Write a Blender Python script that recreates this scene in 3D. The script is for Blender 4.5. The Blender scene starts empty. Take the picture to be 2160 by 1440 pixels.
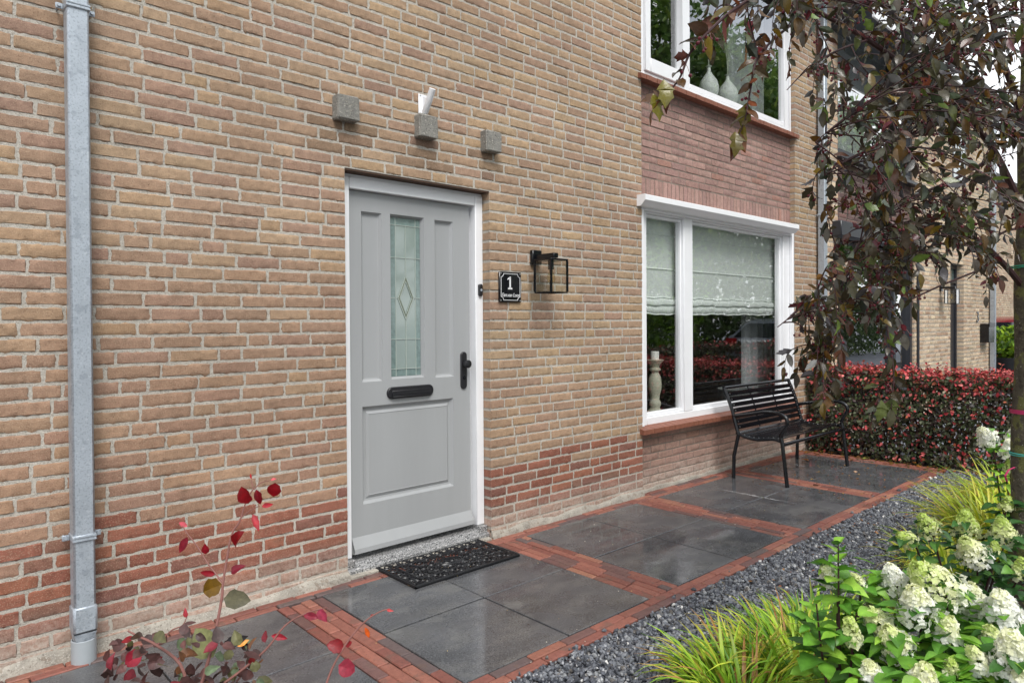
import bpy, math, random
import numpy as np
from mathutils import Matrix, Vector
SC = bpy.context.scene
# ---------------------------------------------------------------- camera
CF, CCY = 1455.2, 695.9
_y, _p, _r = np.radians([47.4156, -0.5844, -0.3356])
CAM = np.array([0, -3.44, 1.42])
AF = np.array([np.cos(_y)*np.cos(_p), np.sin(_y)*np.cos(_p), np.sin(_p)])
AR = np.array([np.sin(_y), -np.cos(_y), 0.0]); AU = np.cross(AR, AF)
AR, AU = np.cos(_r)*AR+np.sin(_r)*AU, -np.sin(_r)*AR+np.cos(_r)*AU
cd = bpy.data.cameras.new('camera'); cam = bpy.data.objects.new('camera', cd); SC.collection.objects.link(cam)
cam.matrix_world = Matrix(((AR[0], AU[0], -AF[0], CAM[0]), (AR[1], AU[1], -AF[1], CAM[1]), (AR[2], AU[2], -AF[2], CAM[2]), (0, 0, 0, 1)))
cd.sensor_width = 36; cd.lens = CF/2160*36; cd.shift_y = (CCY-720)/2160; cd.clip_start = .02; cd.clip_end = 2000
SC.camera = cam
# ---------------------------------------------------------------- sky, sun, exposure
W = bpy.data.worlds.new('World'); SC.world = W; W.use_nodes = True
nt = W.node_tree; nt.nodes.clear()
SUN_EL, SUN_AZ = math.radians(52), math.radians(205)      # azimuth measured from +y towards +x
sky = nt.nodes.new('ShaderNodeTexSky'); sky.sky_type = 'NISHITA'; sky.sun_disc = False
sky.sun_elevation = SUN_EL; sky.sun_rotation = SUN_AZ; sky.altitude = 10; sky.air_density = 1; sky.dust_density = 1.5
tc = nt.nodes.new('ShaderNodeTexCoord'); nz = nt.nodes.new('ShaderNodeTexNoise'); nz.inputs['Scale'].default_value = 2.6; nz.inputs['Detail'].default_value = 8; nz.inputs['Roughness'].default_value = .6
rp = nt.nodes.new('ShaderNodeValToRGB'); rp.color_ramp.elements[0].position = .40; rp.color_ramp.elements[1].position = .54
rp.color_ramp.elements[0].color = (.45, .45, .45, 1)
mx = nt.nodes.new('ShaderNodeMixRGB'); mx.inputs[2].default_value = (8.2, 8.4, 8.7, 1)
bg = nt.nodes.new('ShaderNodeBackground'); bg.inputs['Strength'].default_value = .094
wo = nt.nodes.new('ShaderNodeOutputWorld')
L_ = nt.links.new
L_(tc.outputs['Generated'], nz.inputs['Vector']); L_(nz.outputs['Fac'], rp.inputs[0]); L_(rp.outputs[0], mx.inputs[0]); L_(sky.outputs[0], mx.inputs[1]); L_(mx.outputs[0], bg.inputs[0]); L_(bg.outputs[0], wo.inputs[0])
sd = bpy.data.lights.new('sun', 'SUN'); sd.energy = 1.35; sd.angle = math.radians(22); sd.color = (1, .97, .93)
sun = bpy.data.objects.new('sun', sd); SC.collection.objects.link(sun)
sdir = Vector((math.sin(SUN_AZ)*math.cos(SUN_EL), math.cos(SUN_AZ)*math.cos(SUN_EL), math.sin(SUN_EL)))
sun.rotation_euler = sdir.to_track_quat('Z', 'Y').to_euler(); sun.location = (0, -8, 12)
SC.view_settings.view_transform = 'Standard'; SC.view_settings.look = 'None'; SC.view_settings.exposure = 1.0; SC.view_settings.gamma = 1
SC.cycles.max_bounces = 8; SC.cycles.transparent_max_bounces = 16
# ---------------------------------------------------------------- helpers
rng = np.random.default_rng(11); random.seed(5)
def ray(u, v): return AF+AR*(u-1080)/CF+AU*(CCY-v)/CF
def D(u, v, t): return CAM+ray(u, v)*t
def PX(u, v, x): d = ray(u, v); return CAM+d*(x/d[0])
def PY(u, v, y=0): d = ray(u, v); return CAM+d*((y-CAM[1])/d[1])
def proj(P):
    d = np.asarray(P)-CAM; w = d@AF; w = np.where(abs(w) < 1e-6, 1e-6, w)
    return 1080+CF*(d@AR)/w, CCY-CF*(d@AU)/w, w
def lin(c):
    c = np.asarray(c, float)/255.; return np.where(c <= .04045, c/12.92, ((c+.055)/1.055)**2.4)
class MB:
    def __init__(s): s.V = []; s.Q = []; s.T = []; s.MQ = []; s.MT = []; s.C = []; s.n = 0; s.off = np.zeros(3)
    def add(s, V, F, mat=0, col=(1, 1, 1)):
        V = np.asarray(V, float).reshape(-1, 3); F = np.asarray(F, np.int64)
        if len(F) == 0: return
        c = np.asarray(col, float)
        s.C.append(np.broadcast_to(c, (len(V), 3)).copy()); s.V.append(V)
        (s.Q if F.shape[1] == 4 else s.T).append(F+s.n); (s.MQ if F.shape[1] == 4 else s.MT).append(np.full(len(F), mat)); s.n += len(V)
    def box(s, a, b, mat=0, col=(1, 1, 1), bev=0):
        (x0, y0, z0), (x1, y1, z1) = np.minimum(a, b), np.maximum(a, b)
        if bev <= 0:
            V = [(x, y, z) for z in (z0, z1) for y in (y0, y1) for x in (x0, x1)]
            s.add(V, [(0, 2, 3, 1), (4, 5, 7, 6), (0, 1, 5, 4), (2, 6, 7, 3), (0, 4, 6, 2), (1, 3, 7, 5)], mat, col); return
        e = min(bev, (x1-x0)*.45, (y1-y0)*.45, (z1-z0)*.45)
        V = []; idx = {}
        for k, z in enumerate((z0, z1)):
            for j, y in enumerate((y0, y1)):
                for i, x in enumerate((x0, x1)):
                    sx, sy, sz = (1-2*i)*e, (1-2*j)*e, (1-2*k)*e
                    idx[i, j, k] = len(V); V += [(x, y+sy, z+sz), (x+sx, y, z+sz), (x+sx, y+sy, z)]
        Q = []; T = []
        g = lambda i, j, k, a: idx[i, j, k]+a
        for i in (0, 1):
            q = [g(i, 0, 0, 0), g(i, 1, 0, 0), g(i, 1, 1, 0), g(i, 0, 1, 0)]; Q.append(q[::-1] if i == 0 else q)
            q = [g(0, i, 0, 1), g(1, i, 0, 1), g(1, i, 1, 1), g(0, i, 1, 1)]; Q.append(q if i == 0 else q[::-1])
            q = [g(0, 0, i, 2), g(1, 0, i, 2), g(1, 1, i, 2), g(0, 1, i, 2)]; Q.append(q[::-1] if i == 0 else q)
        for a in (0, 1):
            for b in (0, 1):
                Q.append([g(0, a, b, 1), g(1, a, b, 1), g(1, a, b, 2), g(0, a, b, 2)] if (a+b) % 2 else [g(0, a, b, 2), g(1, a, b, 2), g(1, a, b, 1), g(0, a, b, 1)])
                Q.append([g(a, 0, b, 0), g(a, 1, b, 0), g(a, 1, b, 2), g(a, 0, b, 2)] if (a+b) % 2 == 0 else [g(a, 0, b, 2), g(a, 1, b, 2), g(a, 1, b, 0), g(a, 0, b, 0)])
                Q.append([g(a, b, 0, 0), g(a, b, 1, 0), g(a, b, 1, 1), g(a, b, 0, 1)] if (a+b) % 2 else [g(a, b, 0, 1), g(a, b, 1, 1), g(a, b, 1, 0), g(a, b, 0, 0)])
        for i in (0, 1):
            for j in (0, 1):
                for k in (0, 1):
                    t = [g(i, j, k, 0), g(i, j, k, 1), g(i, j, k, 2)]; T.append(t if (i+j+k) % 2 else t[::-1])
        n0 = s.n; s.add(V, Q, mat, col); s.T.append(np.array(T)+n0); s.MT.append(np.full(len(T), mat))
    def tube(s, P, R, n=8, mat=0, col=(1, 1, 1), cap=True, flat=1.0):
        P = np.asarray(P, float); m = len(P); R = np.broadcast_to(np.asarray(R, float), (m,))
        T = np.gradient(P, axis=0); T /= np.linalg.norm(T, axis=1)[:, None]+1e-12
        up = np.array([0, 0, 1.]) if abs(T[0, 2]) < .9 else np.array([0, 1., 0]); N = np.cross(T[0], up); N /= np.linalg.norm(N)
        V = []
        a = np.arange(n)*2*np.pi/n
        for i in range(m):
            N = N-T[i]*(N@T[i]); N /= np.linalg.norm(N)+1e-12; B = np.cross(T[i], N)
            V.append(P[i]+R[i]*(np.cos(a)[:, None]*N+flat*np.sin(a)[:, None]*B))
        V = np.concatenate(V); F = []
        for i in range(m-1):
            for k in range(n): F.append((i*n+k, i*n+(k+1) % n, (i+1)*n+(k+1) % n, (i+1)*n+k))
        if cap:
            c0 = len(V); V = np.vstack([V, P[0], P[-1]]); TT = [(c0, (k+1) % n, k) for k in range(n)]+[(c0+1, (m-1)*n+k, (m-1)*n+(k+1) % n) for k in range(n)]
        n0 = s.n; s.add(V, F, mat, col)
        if cap: s.T.append(np.array(TT)+n0); s.MT.append(np.full(len(TT), mat))
    def lathe(s, c, prof, n=24, mat=0, col=(1, 1, 1)):
        a = np.arange(n)*2*np.pi/n
        V = [(c[0]+r*math.cos(t), c[1]+r*math.sin(t), c[2]+z) for r, z in prof for t in a]
        F = [(i*n+k, i*n+(k+1) % n, (i+1)*n+(k+1) % n, (i+1)*n+k) for i in range(len(prof)-1) for k in range(n)]
        s.add(V, F, mat, col)
    def ball(s, c, r, mat=0, col=(1, 1, 1), n=10):
        s.lathe((c[0], c[1], c[2]), [(max(1e-5, r*math.sin(math.pi*i/(n//2))), -r*math.cos(math.pi*i/(n//2))) for i in range(n//2+1)], n, mat, col)
    def build(s, name, mats, parent=None, org=None, smooth=True):
        if org is None: org = BASE.get(parent.name, np.zeros(3)) if parent else np.zeros(3)
        org = np.asarray(org, float)
        V = np.concatenate(s.V)-org
        Q = np.concatenate(s.Q) if s.Q else np.zeros((0, 4), int); T = np.concatenate(s.T) if s.T else np.zeros((0, 3), int)
        me = bpy.data.meshes.new(name); nq, nt_ = len(Q), len(T)
        me.vertices.add(len(V)); me.vertices.foreach_set('co', V.ravel().astype(np.float32))
        me.loops.add(nq*4+nt_*3); me.loops.foreach_set('vertex_index', np.concatenate([Q.ravel(), T.ravel()]).astype(np.int32))
        me.polygons.add(nq+nt_)
        me.polygons.foreach_set('loop_start', np.concatenate([np.arange(nq)*4, nq*4+np.arange(nt_)*3]).astype(np.int32))
        mi = np.concatenate([np.concatenate(s.MQ) if s.MQ else np.zeros(0), np.concatenate(s.MT) if s.MT else np.zeros(0)]).astype(np.int32)
        me.polygons.foreach_set('material_index', mi)
        me.polygons.foreach_set('use_smooth', np.full(nq+nt_, bool(smooth)))
        at = me.color_attributes.new('Col', 'FLOAT_COLOR', 'POINT')
        C = np.ones((len(V), 4), np.float32); C[:, :3] = np.concatenate(s.C); at.data.foreach_set('color', C.ravel())
        for m in (mats if isinstance(mats, (list, tuple)) else [mats]): me.materials.append(m)
        me.update(calc_edges=True); me.validate()
        if smooth: me.set_sharp_from_angle(angle=math.radians(40))
        o = bpy.data.objects.new(name, me); SC.collection.objects.link(o)
        if parent: o.parent = parent
        else: o.location = org
        BASE[o.name] = org
        return o
BASE = {}
def thing(name, label, cat, base=(0, 0, 0), group=None):
    o = bpy.data.objects.new(name, None); o.empty_display_size = .1; SC.collection.objects.link(o); o.location = base
    BASE[o.name] = np.asarray(base, float); o['label'] = label; o['category'] = cat
    if group: o['group'] = group
    return o
def tag(o, label, cat, group=None, kind=None):
    o['label'] = label; o['category'] = cat
    if group: o['group'] = group
    if kind: o['kind'] = kind
    return o
def struct(o, kind='structure'): o['kind'] = kind; return o
# ---------------------------------------------------------------- materials
def M(name, col=(200, 200, 200), rough=.6, metal=0, attr=False, nscale=0, namt=.15, bscale=0, bstr=.3, bdist=.002, spec=.5, sxyz=None, speck=None, rvar=None, trans=0, back=None, emit=None, eff=False, coat=0, streak=None):
    m = bpy.data.materials.new(name); m.use_nodes = True; n = m.node_tree.nodes; l = m.node_tree.links.new
    b = n['Principled BSDF']; b.inputs['Roughness'].default_value = rough; b.inputs['Metallic'].default_value = metal; b.inputs['Specular IOR Level'].default_value = spec
    if coat: b.inputs['Coat Weight'].default_value = coat; b.inputs['Coat Roughness'].default_value = .08
    tcx = n.new('ShaderNodeTexCoord'); mp = n.new('ShaderNodeMapping'); l(tcx.outputs['Object'], mp.inputs[0])
    if sxyz: mp.inputs['Scale'].default_value = sxyz
    def noise(sc, det=6, ro=.6, src=None):
        t = n.new('ShaderNodeTexNoise'); t.inputs['Scale'].default_value = sc; t.inputs['Detail'].default_value = det; t.inputs['Roughness'].default_value = ro; l(src or mp.outputs[0], t.inputs['Vector']); return t.outputs['Fac']
    def rng_(s, a, b_, c, d):
        t = n.new('ShaderNodeMapRange'); t.inputs[1].default_value = a; t.inputs[2].default_value = b_; t.inputs[3].default_value = c; t.inputs[4].default_value = d; l(s, t.inputs[0]); return t.outputs[0]
    def mix(f, a, c, mode='MIX'):
        t = n.new('ShaderNodeMixRGB'); t.blend_type = mode
        for i, v in ((0, f), (1, a), (2, c)):
            if hasattr(v, 'links'): l(v, t.inputs[i])
            else: t.inputs[i].default_value = v if i == 0 else (*v, 1)
        return t.outputs[0]
    if attr:
        a = n.new('ShaderNodeAttribute'); a.attribute_name = 'Col'; c = a.outputs['Color']
    else:
        a = n.new('ShaderNodeRGB'); a.outputs[0].default_value = (*lin(col), 1); c = a.outputs[0]
    if back is not None:
        g = n.new('ShaderNodeNewGeometry'); c = mix(g.outputs['Backfacing'], c, mix(.6, c, tuple(lin(back))))
    if nscale:
        f = rng_(noise(nscale), .3, .7, 1-namt, 1+namt)
        t = n.new('ShaderNodeVectorMath'); t.operation = 'SCALE'; l(c, t.inputs[0]); l(f, t.inputs['Scale']); c = t.outputs[0]
    if streak:
        scl, sc_, c2, lo, hi = streak; mp2 = n.new('ShaderNodeMapping'); l(tcx.outputs['Object'], mp2.inputs[0]); mp2.inputs['Scale'].default_value = scl
        c = mix(rng_(noise(sc_, 8, .65, mp2.outputs[0]), lo, hi, 0, 1), c, tuple(lin(c2)))
    if speck:
        for sc_, th, c2, am in speck:
            f = noise(sc_, 2, .5); c = mix(rng_(f, th, th+.04, 0, am), c, tuple(lin(c2)))
    if eff:   # lime bloom low on the masonry
        g = n.new('ShaderNodeNewGeometry'); sp = n.new('ShaderNodeSeparateXYZ'); l(g.outputs['Position'], sp.inputs[0])
        h = rng_(sp.outputs['Z'], .02, .24, .95, 0); f1 = rng_(noise(7), .3, .62, 0, 1); f2 = rng_(noise(60, 3), .35, .6, .35, 1)
        k = n.new('ShaderNodeMath'); k.operation = 'MULTIPLY'; l(h, k.inputs[0]); l(f2, k.inputs[1]); k2 = n.new('ShaderNodeMath'); k2.operation = 'MULTIPLY'
        f1b = rng_(f1, 0, 1, .35, 1); l(k.outputs[0], k2.inputs[0]); l(f1b, k2.inputs[1]); c = mix(k2.outputs[0], c, tuple(lin((196, 188, 176))))
        f = rng_(noise(5.5, 4), .60, .78, 0, .5); c = mix(f, c, tuple(lin((112, 96, 80))))
        wv_ = n.new('ShaderNodeVectorMath'); wv_.operation = 'SCALE'; l(c, wv_.inputs[0]); l(rng_(noise(1.3, 5, .62), .3, .7, .86, 1.12), wv_.inputs['Scale']); c = wv_.outputs[0]
    l(c, b.inputs['Base Color'])
    if rvar: l(rng_(noise(rvar[0], 5), rvar[3] if len(rvar) > 3 else .35, rvar[4] if len(rvar) > 3 else .65, rvar[1], rvar[2]), b.inputs['Roughness'])
    if bscale:
        prev = None
        for sc_, st in (bscale if isinstance(bscale, (list, tuple)) else [(bscale, bstr)]):
            bp = n.new('ShaderNodeBump'); bp.inputs['Strength'].default_value = st; bp.inputs['Distance'].default_value = bdist; l(noise(sc_, 4), bp.inputs['Height'])
            if prev: l(prev, bp.inputs['Normal'])
            prev = bp.outputs[0]
        l(prev, b.inputs['Normal'])
    if emit: b.inputs['Emission Color'].default_value = (*lin(emit[0]), 1); b.inputs['Emission Strength'].default_value = emit[1]
    if trans:
        o = n['Material Output']; t = n.new('ShaderNodeBsdfTranslucent'); l(c, t.inputs[0]); ms = n.new('ShaderNodeMixShader'); ms.inputs[0].default_value = trans
        l(b.outputs[0], ms.inputs[1]); l(t.outputs[0], ms.inputs[2]); l(ms.outputs[0], o.inputs[0])
    return m
def glassmat(name, tint=(1, 1, 1), boost=1.6, wav=0, ior=1.5):
    m = bpy.data.materials.new(name); m.use_nodes = True; n = m.node_tree.nodes; l = m.node_tree.links.new; n.clear()
    o = n.new('ShaderNodeOutputMaterial'); t = n.new('ShaderNodeBsdfTransparent'); t.inputs[0].default_value = (*tint, 1); g = n.new('ShaderNodeBsdfGlossy'); g.inputs['Roughness'].default_value = 0.0
    f = n.new('ShaderNodeFresnel'); f.inputs[0].default_value = ior; k = n.new('ShaderNodeMath'); k.operation = 'MULTIPLY'; k.inputs[1].default_value = boost; k.use_clamp = True; ms = n.new('ShaderNodeMixShader')
    # the pane is a box: only the outward faces mirror, inner hits pass
    gm = n.new('ShaderNodeNewGeometry'); iv = n.new('ShaderNodeMath'); iv.operation = 'SUBTRACT'; iv.inputs[0].default_value = 1; l(gm.outputs['Backfacing'], iv.inputs[1]); k2 = n.new('ShaderNodeMath'); k2.operation = 'MULTIPLY'; l(f.outputs[0], k.inputs[0]); l(k.outputs[0], k2.inputs[0]); l(iv.outputs[0], k2.inputs[1]); l(k2.outputs[0], ms.inputs[0]); l(t.outputs[0], ms.inputs[1]); l(g.outputs[0], ms.inputs[2]); l(ms.outputs[0], o.inputs[0])
    if wav:
        tcx = n.new('ShaderNodeTexCoord'); nz = n.new('ShaderNodeTexNoise'); nz.inputs['Scale'].default_value = 1.3; nz.inputs['Detail'].default_value = 1; bp = n.new('ShaderNodeBump'); bp.inputs['Distance'].default_value = wav; bp.inputs['Strength'].default_value = 1
        l(tcx.outputs['Object'], nz.inputs[0]); l(nz.outputs[0], bp.inputs['Height']); l(bp.outputs[0], g.inputs['Normal'])
    return m
m_brick = M('brick_face', attr=True, rough=.95, nscale=30, namt=.17, bscale=[(190, .8), (40, .5)], bdist=.0035, spec=.15, speck=[(130, .60, (112, 88, 70), .38), (210, .58, (196, 172, 148), .35), (90, .70, (58, 46, 40), .6)], eff=True)
m_mortar = M('lime_mortar', (188, 182, 171), rough=.95, nscale=14, namt=.12, bscale=[(220, 1.0), (80, .6)], bdist=.005, spec=.15, speck=[(170, .56, (134, 124, 112), .5), (240, .60, (226, 220, 210), .5)], eff=True)
m_mortar2 = M('grey_mortar', (134, 122, 112), rough=.95, nscale=16, namt=.15, bscale=[(300, .6)], bdist=.003, spec=.15, eff=True)
m_white = M('white_paint', (236, 237, 239), rough=.35, nscale=5, namt=.03, bscale=60, bstr=.05)
m_pvc = M('white_plastic', (240, 241, 243), rough=.28)
m_door = M('grey_door_paint', (160, 162, 163), rough=.38, nscale=4, namt=.05, bscale=[(120, .1)], sxyz=(1, 1, .12), rvar=(3, .3, .5))
m_black = M('black_metal', (14, 16, 21), rough=.24, nscale=30, namt=.2, bscale=300, bstr=.1)
m_blackp = M('black_plastic', (26, 26, 30), rough=.45)
m_zinc = M('zinc', (176, 184, 192), rough=.40, metal=.4, nscale=7, namt=.1, speck=[(130, .56, (126, 134, 144), .45), (60, .62, (205, 210, 214), .4), (22, .6, (134, 142, 152), .4)], bscale=50, bstr=.06, rvar=(20, .35, .55))
m_greypvc = M('grey_pvc', (160, 166, 170), rough=.5, nscale=15, namt=.05)
m_concrete = M('washed_concrete', (130, 128, 122), rough=.95, nscale=20, namt=.2, bscale=[(120, .9), (40, .5)], bdist=.006, speck=[(110, .63, (60, 56, 52), .8), (95, .64, (206, 200, 188), .8), (150, .6, (170, 165, 150), .6)])
m_terrazzo = M('terrazzo', (140, 140, 140), rough=.45, nscale=9, namt=.18, speck=[(120, .52, (52, 52, 54), .85), (150, .60, (226, 224, 220), .85)], bscale=120, bstr=.1)
m_cement = M('cement', (166, 160, 149), rough=.95, nscale=9, namt=.3, bscale=[(120, .9), (22, 1.)], bdist=.008, speck=[(90, .60, (104, 96, 86), .5), (24, .62, (132, 118, 104), .6), (160, .6, (206, 200, 190), .5)])
m_slab = M('wet_slab', (80, 81, 84), rough=.35, nscale=2.6, namt=.34, spec=.65, bscale=[(120, .12)], bdist=.001, streak=((1.2, 2.6, 1), 3.6, (106, 105, 103), .46, .74), speck=[(110, .56, (120, 121, 124), .35), (150, .56, (38, 38, 40), .55), (5, .62, (112, 112, 110), .35)], rvar=(2.1, .03, .34, .42, .58))
m_paver = M('clay_paver', attr=True, rough=.6, nscale=40, namt=.18, bscale=[(200, .5), (30, .4)], bdist=.002, speck=[(120, .62, (70, 48, 42), .5), (9, .60, (104, 84, 74), .5)], rvar=(6, .3, .7), spec=.4)
m_bed = M('joint_sand', (44, 39, 34), rough=1, nscale=60, namt=.4, bscale=200, bstr=.8)
m_soil = M('soil', (58, 52, 48), rough=1, nscale=30, namt=.4, bscale=80, bstr=.8, bdist=.01)
m_stone = M('slate_gravel', attr=True, rough=.3, nscale=60, namt=.3, spec=.6, bscale=200, bstr=.3)
m_tile = M('sill_tile', (132, 84, 66), rough=.5, nscale=25, namt=.2, bscale=80, bstr=.2, spec=.4)
m_grout = M('sill_grout', (182, 150, 130), rough=.9)
m_lintel = M('rusty_steel', (84, 62, 48), rough=.8, nscale=20, namt=.25)
m_glass = glassmat('window_glass', (.985, .997, .992), 4.2, wav=.00025, ior=1.5)
m_lampglass = glassmat('lamp_glass', (.965, .97, .96), 2.0)
m_room = M('room_dark', (92, 90, 90), rough=.9)
m_roomw = M('room_wall', (120, 114, 106), rough=.9)
m_blind = M('blind_linen', (240, 244, 241), rough=.9, nscale=180, namt=.06, sxyz=(1, 1, 6), bscale=300, bstr=.2, trans=.12)
m_sheer = M('sheer_curtain', (206, 208, 210), rough=.9, trans=.4)
m_cream = M('antique_cream', (196, 192, 172), rough=.6, nscale=14, namt=.12, bscale=50, bstr=.2)
m_wax = M('candle_wax', (240, 238, 232), rough=.5)
m_silver = M('mottled_silver', (226, 230, 226), rough=.45, nscale=35, namt=.18, bscale=70, bstr=.5, metal=.0, bdist=.004)
m_dry = M('dried_stem', (205, 210, 196), rough=.8)
m_dglass = M('frosted_green_glass', (136, 150, 144), rough=.06, nscale=5, namt=.06, spec=.9, coat=.7, bscale=26, bstr=.05, bdist=.001)
m_dglass2 = M('teal_border_glass', (110, 130, 126), rough=.06, nscale=40, namt=.2, spec=.9, coat=.7, bscale=90, bstr=.2)
m_lead = M('leading', (172, 182, 174), rough=.35, metal=.1)
m_lead2 = M('bevel_glass', (116, 124, 108), rough=.15, spec=.8)
m_rubber = M('black_rubber', (20, 20, 24), rough=.38, nscale=40, namt=.2, spec=.5)
m_sign = M('enamel_black', (16, 16, 22), rough=.12, spec=.6)
m_signw = M('enamel_white', (235, 235, 235), rough=.3)
m_screw = M('steel_screw', (190, 190, 190), rough=.3, metal=.9)
m_bulb = glassmat('amber_bulb', (.96, .92, .80), 2.5)
m_fil = M('bulb_filament', (214, 190, 140), rough=.4)
m_bark = M('mossy_bark', (84, 78, 66), rough=.95, nscale=14, namt=.35, bscale=[(60, .9), (16, .7)], bdist=.008, speck=[(14, .5, (104, 106, 56), .75), (26, .6, (52, 44, 40), .7), (110, .66, (178, 176, 160), .6)])
m_twig = M('dark_twig', (62, 40, 40), rough=.6, nscale=40, namt=.25, spec=.3)
m_redtwig = M('pink_twig', (126, 82, 74), rough=.6, nscale=40, namt=.2)
m_tleaf = M('crab_leaf', attr=True, rough=.26, nscale=70, namt=.18, bscale=[(190, .35)], bdist=.002, trans=.22, back=(72, 60, 32), spec=.5)
m_leaf = M('green_leaf', attr=True, rough=.42, nscale=60, namt=.14, trans=.3, bscale=[(160, .25)], bdist=.002, spec=.4)
m_hleaf = M('beech_leaf', attr=True, rough=.45, nscale=60, namt=.15, trans=.2, spec=.35)
m_blade = M('grass_blade', attr=True, rough=.45, trans=.3, nscale=15, namt=.12)
m_petal = M('petal', attr=True, rough=.6, trans=.3)
m_berry = M('berry', (92, 26, 38), rough=.25, nscale=200, namt=.3, spec=.5)
m_dark = M('anthracite', (46, 48, 54), rough=.35)
m_asph = M('asphalt', (122, 126, 134), rough=.7, nscale=60, namt=.2, bscale=200, bstr=.4)
m_roof = M('roof_tile', (70, 66, 64), rough=.7, nscale=10, namt=.2)
print('materials ok')
# ---------------------------------------------------------------- masonry
def rects_minus(x0, x1, z0, z1, holes):
    xs = sorted({x0, x1, *[v for h in holes for v in (h[0], h[1]) if x0 < v < x1]}); zs = sorted({z0, z1, *[v for h in holes for v in (h[2], h[3]) if z0 < v < z1]})
    out = []
    for i in range(len(xs)-1):
        for j in range(len(zs)-1):
            cx, cz = (xs[i]+xs[i+1])/2, (zs[j]+zs[j+1])/2
            if not any(h[0] < cx < h[1] and h[2] < cz < h[3] for h in holes): out.append((xs[i], xs[i+1], zs[j], zs[j+1]))
    return out
def bricks(mb, L, yf, rag=.0023, nu=12, nv=5, rad=.011, bulge=.0036, back=.02):
    """L rows: x0,x1,z0,z1, r,g,b, depthL, depthR ; front plane y = yf, faces towards -y"""
    L = np.asarray(L, float); N = len(L); r = np.random.default_rng(7+N)
    S, T = np.meshgrid(np.linspace(-1, 1, nu+1), np.linspace(-1, 1, nv+1), indexing='ij'); S = S.ravel(); T = T.ravel(); K = len(S)
    S = np.where(np.abs(S) > .999, S, S*(nu/(nu-2.)*.965)); T = np.where(np.abs(T) > .999, T, T*(nv/(nv-2.)*.86))
    ed = (np.abs(S) > .999) | (np.abs(T) > .999); co = (np.abs(S) > .999) & (np.abs(T) > .999)
    cx = (L[:, 0]+L[:, 1])/2; hx = (L[:, 1]-L[:, 0])/2; cz = (L[:, 2]+L[:, 3])/2; hz = (L[:, 3]-L[:, 2])/2
    X = cx[:, None]+hx[:, None]*S; Z = cz[:, None]+hz[:, None]*T
    rr = (rad*(.3+.9*r.random((N, K))))*co; X -= np.sign(S)*rr; Z -= np.sign(T)*rr*.8
    free = ~((np.abs(X-L[:, 0:1]) < 1e-3) & (L[:, 7:8] > .03) | (np.abs(X-L[:, 1:2]) < 1e-3) & (L[:, 8:9] > .03))
    X += (r.standard_normal((N, K))*rag*(np.abs(S) > .999))*free
    Z += r.standard_normal((N, K))*rag*.9*(np.abs(T) > .999)*np.where(T < 0, 1.35, .8)
    Yv = yf+bulge*ed+np.clip(r.standard_normal((N, K))*.0006, -.0012, .0009)+np.clip(r.standard_normal((N, 1))*.0012+S*r.standard_normal((N, 1))*.0007, -.003, .0009)*(1-.6*ed)
    idx = np.arange(K).reshape(nu+1, nv+1)
    F = np.array([(idx[i, j], idx[i+1, j], idx[i+1, j+1], idx[i, j+1]) for i in range(nu) for j in range(nv)])
    ring = list(idx[:, 0])+list(idx[-1, 1:])+list(idx[-2::-1, -1])+list(idx[0, -2:0:-1]); ring = np.array(ring); m = len(ring)
    Xr = X[:, ring]; Zr = Z[:, ring]; sr = S[ring]
    Yb = np.full((N, m), yf+back); Yb = np.where(sr[None] < -.999, yf+L[:, 7:8], Yb); Yb = np.where(sr[None] > .999, yf+L[:, 8:9], Yb)
    V = np.concatenate([np.stack([X, Yv, Z], -1), np.stack([Xr, Yb, Zr], -1)], 1)
    Fr = np.array([(ring[k], K+k, K+(k+1) % m, ring[(k+1) % m]) for k in range(m)])
    FF = np.concatenate([F, Fr]); TOT = K+m
    AF_ = (FF[None]+(np.arange(N)*TOT)[:, None, None]).reshape(-1, 4)
    C = np.repeat(L[:, 4:7], TOT, 0)
    mb.add(V.reshape(-1, 3), AF_, 0, C)
def lay(x0, x1, z0, z1, holes, course, joint, colf, sl=.212, hl=.101, wild=True, seed=1, dep=.012, hdep=.1, z_off=0):
    r = random.Random(seed); out = []; nrow = int(round((z1-z0)/course))
    for i in range(nrow):
        jh = joint*(1.12 if wild else 1); za = z0+i*course+jh/2; zb = za+course-jh
        if wild: x = x0-r.random()*.2
        else: x = x0-(sl+joint)*(.5 if i % 2 else 0)-.03
        seq = 0; cuts = []
        while x < x1:
            if wild:
                ln = hl if (seq > 0 and r.random() < .36) else sl
                seq = 0 if ln == hl else seq+1
                ln *= r.uniform(.97, 1.02)
            else: ln = sl
            cuts.append((x, x+ln)); x += ln+joint*(r.uniform(.8, 1.25) if wild else 1)
        sol = [(x0, x1, False, False)]
        for h in holes:
            if h[2] < (za+zb)/2 < h[3]:
                new = []
                for a, b, fl, fr in sol:
                    if h[1] <= a or h[0] >= b: new.append((a, b, fl, fr)); continue
                    if h[0] > a: new.append((a, h[0], fl, True))
                    if h[1] < b: new.append((h[1], b, True, fr))
                sol = new
        for a, b, fl, fr in sol:
            seg = [[max(p, a), min(q, b)] for p, q in cuts if min(q, b)-max(p, a) > .004]
            if not seg: continue
            seg[0][0] = a; seg[-1][1] = b
            if len(seg) > 1 and seg[0][1]-seg[0][0] < .05: seg[1][0] = a; seg.pop(0)
            if len(seg) > 1 and seg[-1][1]-seg[-1][0] < .05: seg[-2][1] = b; seg.pop()
            for k, (p, q) in enumerate(seg):
                dl = hdep if (k == 0 and fl) else dep; dr = hdep if (k == len(seg)-1 and fr) else dep
                out.append([p, q, za+r.uniform(-.001, .001), zb+r.uniform(-.001, .001), *colf((p+q)/2, (za+zb)/2, r), dl, dr])
    return out
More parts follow.
